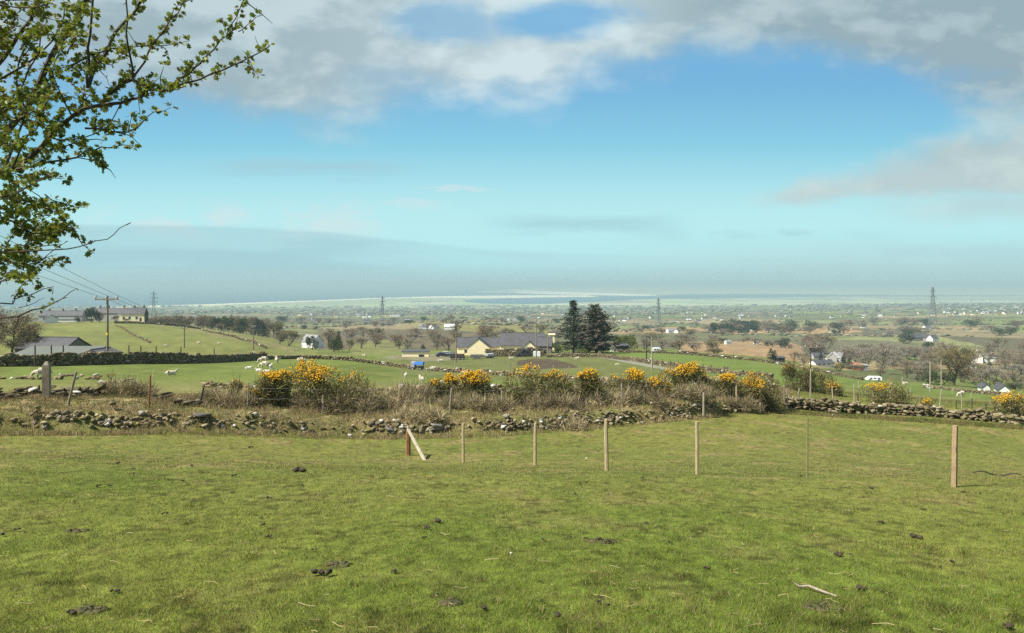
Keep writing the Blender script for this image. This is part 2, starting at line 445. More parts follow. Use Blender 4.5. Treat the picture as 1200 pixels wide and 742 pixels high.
sky = N.new('ShaderNodeTexSky'); sky.sky_type = 'NISHITA'; sky.sun_disc = False
sky.sun_elevation = SUN_EL; sky.sun_rotation = SUN_AZ; sky.altitude = 200; sky.air_density = 1.0; sky.dust_density = .6; sky.ozone_density = 1.6
hs = N.new('ShaderNodeHueSaturation'); hs.inputs['Saturation'].default_value = SKY_SAT; hs.inputs['Value'].default_value = SKY_VAL; hs.inputs['Hue'].default_value = .487
L.new(sky.outputs[0], hs.inputs['Color'])
# paler and moister towards the horizon
ramp = mixc(sstep(v, .15, .29), mixc(sstep(v, .075, .20), LOW, MID), UP)
base = mixc(sstep(v, .36, .9), ramp, hs.outputs[0])

n1 = noise(uvs, 3.0, 7, .52, .15); n2 = noise(uvs, 7.5, 6, .55, .1); n3 = noise(vec(u, op('MULTIPLY', v, 3.0), 3.7), 2.1, 5, .5)
n4 = noise(vec(u, op('MULTIPLY', v, 1.5), 9.1), 17.0, 6, .55, .3)
nn = op('ADD', op('ADD', op('MULTIPLY', op('SUBTRACT', n1, .5), .18), op('MULTIPLY', op('SUBTRACT', n2, .5), .07)), op('MULTIPLY', op('SUBTRACT', n4, .5), .045))
# the big cloud across the top: the row of its lower edge, column by column
edge = curve(u, [(ax(-600), ay(90)), (ax(0), ay(90)), (ax(150), ay(115)), (ax(230), ay(140)), (ax(330), ay(158)), (ax(430), ay(150)), (ax(500), ay(122)), (ax(560), ay(116)), (ax(620), ay(118)), (ax(680), ay(102)), (ax(740), ay(96)), (ax(790), ay(84)), (ax(850), ay(62)), (ax(930), ay(62)), (ax(1000), ay(80)), (ax(1060), ay(88)), (ax(1120), ay(108)), (ax(1200), ay(125)), (ax(1800), ay(150))])
e1 = op('ADD', op('SUBTRACT', v, edge), nn)
cl = sstep(e1, -.022, .050)
def blob(px, py, wx, wy, lo=1.0, hi=.2, amp=1.0):
    x = op('DIVIDE', op('SUBTRACT', u, ax(px)), wx / F); y = op('DIVIDE', op('SUBTRACT', v, ay(py)), wy / F)
    r = op('SQRT', op('ADD', op('MULTIPLY', x, x), op('MULTIPLY', y, y)))
    r = op('ADD', r, op('MULTIPLY', nn, 11.0))
    return op('MULTIPLY', sstep(r, lo, hi), amp)
hole = op('MAXIMUM', blob(655, 22, 95, 28, 1.1, .3, .9), blob(520, 25, 75, 34, 1.1, .3, .6))
hole = op('MAXIMUM', hole, blob(450, 95, 60, 26, 1.2, .2, .25))
cl = op('MULTIPLY', cl, op('SUBTRACT', 1.0, hole))
cl = op('MULTIPLY', cl, .93)
# the cloud bank on the right
edge2 = curve(u, [(ax(700), ay(420)), (ax(880), ay(250)), (ax(930), ay(216)), (ax(1000), ay(188)), (ax(1060), ay(165)), (ax(1120), ay(150)), (ax(1200), ay(132)), (ax(1400), ay(90)), (ax(1900), ay(60))])
b2 = op('MULTIPLY', sstep(op('ADD', op('SUBTRACT', edge2, v), op('MULTIPLY', nn, .7)), -.012, .035), sstep(op('ADD', v, op('MULTIPLY', nn, .4)), ay(244), ay(222)))
b2 = op('MULTIPLY', b2, .97)
b3 = op('MULTIPLY', op('MULTIPLY', sstep(op('ADD', op('SUBTRACT', v, ay(262)), op('MULTIPLY', nn, .3)), -.015, .02), sstep(op('ADD', v, op('MULTIPLY', nn, .3)), ay(215), ay(245))), sstep(u, ax(980), ax(1150)))
b2 = op('MAXIMUM', b2, op('MULTIPLY', b3, .6))
lit = sstep(op('ADD', op('ADD', n2, op('MULTIPLY', op('SUBTRACT', n1, .5), .8)), op('MULTIPLY', op('SUBTRACT', n4, .5), .5)), .36, .68)
grey = curve(u, [(ax(-600), .45), (ax(200), .40), (ax(420), .56), (ax(540), .78), (ax(640), .95), (ax(720), .80), (ax(820), .40), (ax(920), .20), (ax(1000), .12), (ax(1200), .08), (ax(1900), .2)])
tone = op('ADD', op('MULTIPLY', lit, .55), op('SUBTRACT', grey, .30), clamp=True)
ccol = mixc(tone, CGREY, CWHITE)
dk = blob(1135, 178, 70, 18, 1.2, .2, .5)
bcol = mixc(op('MULTIPLY', lit, .75), CGREY2, CPALE)
bcol = mixc(dk, bcol, CDARK)
c0 = mixc(b2, base, bcol)
c0 = mixc(cl, c0, ccol)
# thin streaks
def streak(px0, px1, py0, py1, soft, amp):
    s = op('MULTIPLY', sstep(u, ax(px0), ax(px0 + (px1 - px0) * .35)), sstep(u, ax(px1), ax(px1 - (px1 - px0) * .35)))
    w = op('MULTIPLY', op('SUBTRACT', noise(uvl, 3.4, 6, .65), .5), .05)
    y = op('ADD', v, w)
    t = op('MULTIPLY', sstep(y, ay(py1), ay((py0 + py1) / 2)), sstep(y, ay(py0), ay((py0 + py1) / 2)))
    return op('MULTIPLY', op('MULTIPLY', s, t), amp)
c0 = mixc(streak(205, 520, 180, 214, 1, .75), c0, STREAK)
c0 = mixc(streak(470, 600, 217, 222, 1, .55), c0, CWHITE)
wm = sstep(noise(uvs, 11, 6, .62), .42, .62)
c0 = mixc(op('MULTIPLY', streak(370, 540, 228, 252, 1, .55), wm), c0, CWHITE)
c0 = mixc(op('MULTIPLY', streak(40, 520, 222, 300, 1, .8), wm), c0, CWHITE)
c0 = mixc(op('MULTIPLY', streak(700, 1080, 262, 290, 1, .45), wm), c0, STREAK)
c0 = mixc(streak(540, 830, 246, 280, 1, .6), c0, STREAK)
# the long grey haze bank over the sea, its upper edge slanting gently down to the right
top = curve(u, [(ax(-600), ay(250)), (ax(90), ay(260)), (ax(330), ay(267)), (ax(470), ay(278)), (ax(620), ay(292)), (ax(900), ay(300)), (ax(1900), ay(300))])
bk = sstep(op('ADD', op('SUBTRACT', top, v), op('MULTIPLY', op('SUBTRACT', noise(uvl, 1.6, 4), .5), .025)), -.001, .006)
bkx = curve(u, [(ax(-600), .95), (ax(330), .95), (ax(450), .75), (ax(620), .45), (ax(900), .2), (ax(1900), .2)])
fade = op('ADD', .62, op('MULTIPLY', sstep(noise(uvl, 2.6, 4), .4, .62), .45))
c0 = mixc(op('MULTIPLY', op('MULTIPLY', bk, bkx), fade), c0, BANK)
br = op('MULTIPLY', op('MULTIPLY', sstep(v, ay(330), ay(312)), sstep(v, ay(275), ay(300))), sstep(u, ax(950), ax(1080)))
c0 = mixc(op('MULTIPLY', op('MULTIPLY', br, sstep(noise(uvs, 8, 5), .42, .6)), .4), c0, STREAK)
c0 = mixc(op('MULTIPLY', sstep(v, ay(262), ay(318)), op('MULTIPLY', sstep(u, ax(520), ax(1000)), .6)), c0, (2.75, 3.85, 3.85))
c0 = mixc(op('MULTIPLY', sstep(v, .030, .002), .9), c0, HORIZON)
# behind and below: an ordinary half-clouded sky
rear = mixc(.45, hs.outputs[0], CGREY)
out = mixc(sstep(dy, .02, .25), rear, c0)
bg = N.new('ShaderNodeBackground'); bg.inputs['Strength'].default_value = SKY_STR; L.new(out, bg.inputs['Color'])
wo = N.new('ShaderNodeOutputWorld'); L.new(bg.outputs[0], wo.inputs['Surface'])
world.cycles.sampling_method = 'MANUAL'; world.cycles.sample_map_resolution = 512

# ------------------------------------------------------------------ ground colours
def pasture(X, Y):
    """the close-cropped field in front: greens and straw in patches"""
    a = fbm(X / 3.2, Y / 4.5, 101, 4); b = fbm(X / .55, Y / .8, 102, 4); c = fbm(X / .09, Y / .14, 103, 3)
    g1 = np.array([.092, .120, .019]); g2 = np.array([.126, .142, .027]); st = np.array([.195, .166, .062])
    t = smooth(.36, .62, a * .65 + b * .35)[..., None]
    far = smooth(9, 20, Y + 5 * (a - .5))[..., None]
    col = (g1 * (1 - t) + g2 * t) * (1.16 - .16 * smooth(6, 13, Y + 4 * (a - .5)))[..., None]  # colour raised up close to offset shade in the blade gaps
    s = smooth(.53, .70, b * .5 + fbm(X / 1.3, Y / 1.0, 104, 3) * .5)[..., None]
    s = np.clip(s * (.26 + .40 * far) + far * .27, 0, 1)
    col = col * (1 - s) + st * s
    col = col * (1 - .10 * smooth(.6, .78, b)[..., None])
    dk = smooth(.66, .80, vnoise(X / .13, Y / .17, 105)) * smooth(.35, .6, b)  # small shadows between the tufts, painted in as dark spots
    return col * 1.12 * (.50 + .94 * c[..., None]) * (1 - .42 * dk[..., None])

def ground_col(X, Y, Z):
    px = PX0 + F * X / np.maximum(Y, 1.0); py = PY0 - F * Z / np.maximum(Y, 1.0)
    jx = (fbm(px / 14, py / 5, 61, 4) - .5) * 22; jy = (fbm(px / 22, py / 6, 62, 4) - .5) * 5
    qx, qy = px + jx, py + jy
    col = pasture(X, Y) * .80  # self-shading of dense turf put into the ground colour
    def put(mask, c, k=1.0, var=.25, sx=9, sy=2.2, s=70):
        nonlocal col
        w = (mask.astype(float) * k)[..., None]
        n = fbm(px / sx, py / sy, s, 4)[..., None]
        col = col * (1 - w) + np.array(c) * (1 - var + 2 * var * n) * w
    # patchwork of far fields
    ca, sa = math.cos(.35), math.sin(.35)
    wx = X + 90 * (fbm(X / 300, Y / 300, 63) - .5); wy = Y + 120 * (fbm(X / 300, Y / 300, 64) - .5)
    fx = np.floor((wx * ca - wy * sa) / 190); fy = np.floor((wx * sa + wy * ca) / 240)
    h = _hash(fx, fy, 65); h2 = _hash(fx, fy, 66)
    pal = np.array([[.105, .130, .042], [.145, .150, .062], [.120, .108, .056], [.190, .155, .085], [.090, .080, .048], [.130, .150, .055]])
    pc = pal[(h * 5.99).astype(int)] * (.85 + .3 * h2[..., None])
    farm = smooth(330, 430, Y)[..., None]
    scrub = smooth(.48, .60, fbm(X / 260, Y / 330, 67, 4))[..., None] * .8
    pc = pc * (1 - scrub) + np.array([.092, .084, .052]) * scrub
    pc = pc * (.8 + .4 * fbm(px / 5, py / 1.5, 68, 3)[..., None])
    col = col * (1 - farm) + pc * farm
    # the mid field with sheep
    E4 = layer_Y(3, px); E5 = layer_Y(4, px)
    mid = smooth(0, 3, Y - E4) * (1 - smooth(330, 420, Y))
    put(mid, [.098, .122, .027], 1, .32, 30, 3)
    put(mid * smooth(440, 458, qy) * (px < 520), [.150, .140, .052], .75, .3, 8, 2)
    put(mid * smooth(.5, .66, fbm(X / 14, Y / 22, 69)), [.135, .140, .042], .6, .25)
    hill = (Y > 130) & (Y < 460) & (px < 372)
    put(hill, [.128, .134, .040], .92, .28, 14, 3)
    put(hill & inpoly(qx, qy, [(50, 385), (130, 393), (235, 393), (240, 395.5), (130, 396), (50, 388)]), [.105, .12, .035], .6)
    put(hill & inpoly(qx, qy, [(230, 381), (345, 409), (345, 414), (215, 386)]), [.175, .150, .070], .5)
    # farm pasture and its yard
    put((Y > 105) & (Y < 245) & (px > 470) & (px < 790), [.098, .105, .036], .85, .3, 16, 3)
    put(inpoly(qx, qy, [(612, 422), (640, 419.5), (668, 424), (676, 431), (640, 433), (610, 431)]), [.060, .043, .030], .9, .3)
    put(inpoly(qx, qy, [(470, 416), (530, 417), (535, 422), (500, 424), (440, 420)]), [.165, .145, .095], .7, .35)
    tr = [(668, 415.5), (700, 417), (722, 421), (748, 426), (768, 430), (800, 436), (840, 446)]
    ty = np.interp(px, [p[0] for p in tr], [p[1] for p in tr])
    put((np.abs(py - ty) < 1.6) & (px > 668) & (px < 840) & (Y > 90), [.20, .19, .155], .85, .15)
    # the bright field to the right
    put(inpoly(px, py, [(716, 412), (775, 414), (860, 422), (960, 438), (1010, 447), (1095, 452), (1200, 459), (1400, 470), (1400, 478), (1000, 456), (900, 452), (867, 446), (783, 429), (716, 415)]) & (Y > 90) & (Y < 300), [.098, .132, .028], .95, .22, 30, 3)
    put(((px > 930) & (Y > 60) & (Y < 118)) * smooth(448, 462, py), [.125, .128, .042], .7, .25)
    # scrub, moor and bracken beyond
    B = (Y > 300)
    put(inpoly(qx, qy, [(370, 388), (470, 386), (560, 392), (560, 406), (500, 412), (420, 416), (370, 412)]) & B, [.098, .080, .048], .85, .35, 7, 2)
    put(inpoly(qx, qy, [(404, 408), (430, 400), (470, 398), (478, 408), (460, 416), (410, 416)]) & (Y > 235), [.135, .135, .048], .85, .3)
    put(inpoly(qx, qy, [(470, 379), (540, 374), (600, 376), (640, 381), (650, 392), (570, 390), (500, 384)]) & B, [.165, .155, .052], .85, .3)
    put(inpoly(qx, qy, [(715, 387), (790, 384), (840, 382), (1000, 385), (1010, 390), (880, 391), (710, 390)]) & B, [.255, .170, .085], .9, .3)
    put(inpoly(qx, qy, [(715, 391), (1010, 391), (1000, 397), (800, 397), (715, 397)]) & B, [.105, .112, .048], .7, .3)
    put(inpoly(qx, qy, [(792, 402), (850, 400), (920, 401), (945, 406), (950, 424), (905, 425), (840, 416), (800, 411)]) & B, [.235, .155, .082], .92, .35, 8, 2)
    put(inpoly(qx, qy, [(880, 391.5), (960, 391), (955, 395), (890, 396)]) & B, [.11, .125, .045], .8, .2)
    put(inpoly(qx, qy, [(940, 424), (1000, 421), (1080, 424), (1130, 432), (1000, 434), (945, 430)]) & (Y > 230), [.225, .175, .085], .85, .35)
    put(inpoly(qx, qy, [(990, 418), (1075, 417), (1080, 422), (1000, 423)]) & (Y > 230), [.105, .128, .040], .85, .2)
    put(inpoly(qx, qy, [(950, 433), (1080, 434), (1085, 448), (1010, 445)]) & (Y > 225), [.080, .088, .036], .85, .25)
    put(inpoly(qx, qy, [(1070, 383), (1145, 382), (1165, 387), (1070, 388)]) & B, [.235, .175, .095], .85, .3)
    put(inpoly(qx, qy, [(1120, 374), (1210, 372), (1230, 380), (1110, 381)]) & B, [.118, .140, .046], .9, .2)
    put(inpoly(qx, qy, [(1165, 384), (1230, 382), (1230, 389), (1168, 390)]) & B, [.14, .165, .05], .9, .2)
    put(inpoly(qx, qy, [(1130, 420), (1200, 418), (1210, 440), (1125, 440)]) & (Y > 230), [.12, .105, .055], .8, .35)
    put(inpoly(qx, qy, [(1140, 424), (1190, 424), (1190, 430), (1145, 430)]) & (Y > 230), [.20, .155, .06], .7, .3)
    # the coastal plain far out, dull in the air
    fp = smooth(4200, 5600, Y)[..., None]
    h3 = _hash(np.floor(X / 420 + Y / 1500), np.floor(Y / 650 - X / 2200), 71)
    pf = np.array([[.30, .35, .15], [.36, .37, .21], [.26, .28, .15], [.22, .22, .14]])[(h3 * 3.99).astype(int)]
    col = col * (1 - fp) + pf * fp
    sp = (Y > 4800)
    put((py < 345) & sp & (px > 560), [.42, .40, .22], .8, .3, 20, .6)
    put(inpoly(px, py, SAND) & sp, [.80, .73, .56], 1, .1)
    cy = np.interp(px, [q[0] for q in COAST[:11]], [q[1] for q in COAST[:11]])
    put((np.abs(py - cy) < .75) & sp & (px < 640), [.70, .64, .48], .9, .2)
    put(inpoly(px, py, [(480, 347.6), (560, 346.6), (640, 346), (690, 346.4), (705, 348), (640, 348.8), (600, 348.9), (545, 349.2), (480, 349)]) & sp, [.78, .71, .52], .95, .15)
    put(inpoly(px, py, [(250, 357.5), (440, 350.5), (530, 349), (540, 352), (440, 355), (330, 360)]) & sp, [.24, .26, .12], .6, .2)
    put((np.abs(py - 356.8) < .5) & (px > 630) & (px < 760) & sp, [.5, .46, .32], .6, .2)
    # the stony, tussocky bank
    b = smooth(-.4, .9, Y - layer_Y(2, px) + 1.2 * (fbm(X / 1.5, Y / 1.5, 72) - .5)) * (1 - smooth(0, 5, Y - E4)) * (1 - smooth(900, 935, px))
    bc = np.array([.25, .195, .095]); bg_ = np.array([.165, .158, .055]); bb = np.array([.150, .115, .066])
    t = smooth(.4, .62, fbm(X / .9, Y / .7, 73, 4))[..., None]; t2 = smooth(.52, .66, fbm(X / .5, Y / .4, 74, 4))[..., None]
    k = (bc * t + bg_ * (1 - t)) * (1 - t2 * .7) + bb * t2 * .7
    col = col * (1 - b[..., None]) + k * b[..., None]
    return col

# ------------------------------------------------------------------ ground sheet
def spaced(a, b, f):
    r = [a]
    while r[-1] < b: r.append(r[-1] + f(r[-1]))
    r[-1] = b; return r
rows = list(np.arange(-5.5, 3.0, .5)) + spaced(3.0, 22, lambda y: max(.03, min(y * y / 1750, .22)))[:-1] + spaced(22, 50, lambda y: .16)[:-1] + spaced(50, 135, lambda y: .55)[:-1]
rows += spaced(135, 450, lambda y: 1.7)[:-1] + spaced(450, 1100, lambda y: 5.5)[:-1] + spaced(1100, 4500, lambda y: y * y / 174600 * 1.6 + 6)[:-1]
rows += list(174600.0 / np.arange(174600 / 4500.0, 174600 / 62000.0, -.28)) + [62000.0]
rows = np.array(rows)
cols = np.array(list(np.arange(-1400, -160, 40)) + list(np.arange(-160, 1360, 2.6)) + list(np.arange(1360, 2601, 40)))
U = (cols - PX0) / F
YY, UU = np.meshgrid(rows, U, indexing='ij')
XX = UU * (YY + 6.0)
ZZ = H(XX, YY)
nr, nc = XX.shape
V = np.stack([XX, YY, ZZ], -1).reshape(-1, 3)
idx = np.arange(nr * nc).reshape(nr, nc)
Fq = np.stack([idx[:-1, :-1], idx[:-1, 1:], idx[1:, 1:], idx[1:, :-1]], -1).reshape(-1, 4)
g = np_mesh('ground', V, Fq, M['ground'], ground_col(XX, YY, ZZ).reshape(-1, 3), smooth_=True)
tag(g, 'sloping green pasture falling away to the coastal plain', 'ground', kind='structure')

# ------------------------------------------------------------------ sea
sm = bpy.data.materials.new('sea_water'); sm.use_nodes = True
sb = sm.node_tree.nodes['Principled BSDF']; sb.inputs['Base Color'].default_value = (.015, .065, .11, 1); sb.inputs['Roughness'].default_value = .5; sb.inputs['Specular IOR Level'].default_value = .15
mb = MB(); mb.add([(-90000, 3500, SEA), (90000, 3500, SEA), (90000, 90000, SEA), (-90000, 90000, SEA)], [(0, 1, 2, 3)])
tag(mb.build('sea', sm), 'hazy blue sea and bay along the coast', 'sea', kind='structure')

# ------------------------------------------------------------------ haze
hm = bpy.data.materials.new('haze_air'); hm.use_nodes = True
hn = hm.node_tree.nodes; hl = hm.node_tree.links
hn.remove(hn['Principled BSDF'])
pv = hn.new('ShaderNodeVolumePrincipled'); pv.inputs['Color'].default_value = (*HAZE_COL, 1); pv.inputs['Density'].default_value = HAZE_D
hl.new(pv.outputs[0], hn['Material Output'].inputs['Volume'])
mb = MB(); mb.box((0, 44000, (SEA - 10 + 7) / 2), (200000, 100000, 7 - (SEA - 10)))
hz = mb.build('haze', hm); tag(hz, 'pale blue haze lying over the plain and the bay', 'haze', kind='stuff')

scene.view_settings.view_transform = 'Standard'; scene.view_settings.look = 'None'
scene.view_settings.exposure = EXPO; scene.view_settings.gamma = 1
scene.cycles.use_denoising = False
scene.cycles.max_bounces = 5; scene.cycles.diffuse_bounces = 3; scene.cycles.glossy_bounces = 2; scene.cycles.transmission_bounces = 2; scene.cycles.volume_bounces = 0; scene.cycles.transparent_max_bounces = 6

# ------------------------------------------------------------------ grass blades of the near field
def blades(name, X, Y, h, w, lean, C, label):
    n = len(X); Z = H(X, Y)
    a = rs.uniform(0, 2 * np.pi, n); la = rs.uniform(0, 2 * np.pi, n)
    bx, by = np.cos(a) * w / 2, np.sin(a) * w / 2
    lx, ly = np.cos(la) * lean * h, np.sin(la) * lean * h
    hz_ = h * np.sqrt(np.maximum(1 - lean * lean, .05))
    V = np.empty((n, 3, 3)); V[:, 0] = np.stack([X - bx, Y - by, Z - .006], 1); V[:, 1] = np.stack([X + bx, Y + by, Z - .006], 1)
    V[:, 2] = np.stack([X + lx, Y + ly, Z + hz_], 1)
    C3 = np.repeat(C, 3, 0)
    o = np_mesh(name, V.reshape(-1, 3), np.arange(3 * n).reshape(n, 3), M['blade'], C3)
    return tag(o, label, 'grass', kind='stuff')

n = NBLADE
py = 488 + (1 - rs.uniform(0, 1, n)**1.05) * 275; px = np.where(rs.rand(n) < .86, rs.uniform(-30, 1230, n), np.where(rs.rand(n) < .5, -30 - 570 * rs.rand(n)**1.5, 1230 + 570 * rs.rand(n)**1.5))
a0 = np.interp(px, [0, 600, 1200], [1.8, 1.8, 1.9]); b0 = np.interp(px, [0, 600, 800, 900, 1000, 1200], [.122, .143, .134, .126, .135, .14])
Y = a0 / np.maximum((py - PY0) / F - b0, .02); Y = Y + rs.randn(n) * .03 * Y
ok = (Y > 3.0) & (Y < layer_Y(2, px) + .6); px, Y = px[ok], Y[ok]; n = len(px)
X = (px - PX0) / F * Y
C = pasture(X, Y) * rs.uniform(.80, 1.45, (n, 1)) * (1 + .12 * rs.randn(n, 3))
straw = rs.rand(n) < .09 + .12 * smooth(10, 22, Y)
C[straw] = np.array([.27, .225, .105]) * rs.uniform(.6, 1.2, (straw.sum(), 1))
C = np.clip(C, .004, .6)
clump = fbm(X / .35, Y / .35, 111, 3)
h = (.018 + .034 * rs.rand(n)**2) * (.5 + clump); h[straw] *= 1.3
tus = smooth(.66, .80, fbm(X / .55, Y / .55, 114, 3)); h = h * (1 + .8 * tus); C = C * (1 - .10 * tus[:, None])
w = np.maximum(.0052, Y * .00075) * rs.uniform(.6, 1.3, n)
blades('grass', X, Y, h, w, rs.uniform(.35, .96, n), C, 'short cropped pasture grass covering the whole foreground field')
# loose straw lying on the turf
n = 420
py = 520 + rs.uniform(0, 1, n)**.7 * 230; px = rs.uniform(-20, 1220, n)
Y = np.interp(px, [0, 600, 1200], [1.8, 1.8, 1.9]) / np.maximum((py - PY0) / F - np.interp(px, [0, 600, 900, 1200], [.122, .143, .126, .14]), .04); Y = np.clip(Y, 3.5, 24)
X = (px - PX0) / F * Y
mb = []; 
ln = rs.uniform(.05, .22, n) * (rs.rand(n)**.6); an = rs.uniform(0, 2 * np.pi, n); cv = rs.randn(n) * .5
t = np.linspace(0, 1, 4)
xs = X[:, None] + np.cos(an[:, None] + cv[:, None] * t) * ln[:, None] * t; ys = Y[:, None] + np.sin(an[:, None] + cv[:, None] * t) * ln[:, None] * t
zs = H(xs, ys) + .026 + rs.randn(n, 4) * .006
wd = np.maximum(.0014, Y * .00030)[:, None]
ox, oy = -np.sin(an)[:, None] * wd, np.cos(an)[:, None] * wd
V = np.stack([np.stack([xs - ox, ys - oy, zs], -1), np.stack([xs + ox, ys + oy, zs + .003], -1)], 2).reshape(n, 8, 3)
Fq = np.array([[0, 1, 3, 2], [2, 3, 5, 4], [4, 5, 7, 6]])
Fq = (Fq[None] + (np.arange(n) * 8)[:, None, None]).reshape(-1, 4)
tag(np_mesh('straw', V.reshape(-1, 3), Fq, M['blade'], np.repeat(np.array([.36, .30, .15]) * rs.uniform(.55, 1.15, (n, 1)), 8, 0)), 'loose pale straw stems scattered on the grass', 'straw', kind='stuff')
# rank dead grass on the bank and behind the hedge
n = 210000
px = rs.uniform(-60, 930, n); E3 = layer_Y(2, px); E4 = layer_Y(3, px)
Y = E3 - .7 + (E4 - E3 + 5) * rs.rand(n); X = (px - PX0) / F * Y
cl = fbm(X / .8, Y / .7, 112, 4)
C = np.where((cl > .5)[:, None], np.array([.34, .27, .135]), np.array([.20, .19, .065])) * rs.uniform(.45, 1.3, (n, 1))
br_ = rs.rand(n) < .2; C[br_] = np.array([.16, .12, .068]) * rs.uniform(.5, 1.3, (br_.sum(), 1))
h = (.05 + .24 * rs.rand(n)**1.6) * np.clip(cl * 1.9 - .25, .2, 1.3)
blades('bank_grass', X, Y, h, np.maximum(.006, Y * .0006) * rs.uniform(.7, 1.4, n), rs.uniform(.1, .85, n), C, 'long dead tussocky grass over the stony bank')
n = 26000
px = rs.uniform(890, 1300, n); Y = np.where(rs.rand(n) < .5, layer_Y(2, px) - rs.rand(n) * 1.2, layer_Y(3, px) + rs.rand(n) * 9); X = (px - PX0) / F * Y
C = np.where((fbm(X / 1.2, Y / 1.2, 113) > .48)[:, None], np.array([.180, .150, .062]), np.array([.11, .125, .034])) * rs.uniform(.5, 1.3, (n, 1))
blades('wall_grass', X, Y, .06 + .16 * rs.rand(n)**2, np.full(n, .022), rs.uniform(.1, .85, n), C, 'longer yellowed grass along the foot of the right-hand stone wall')

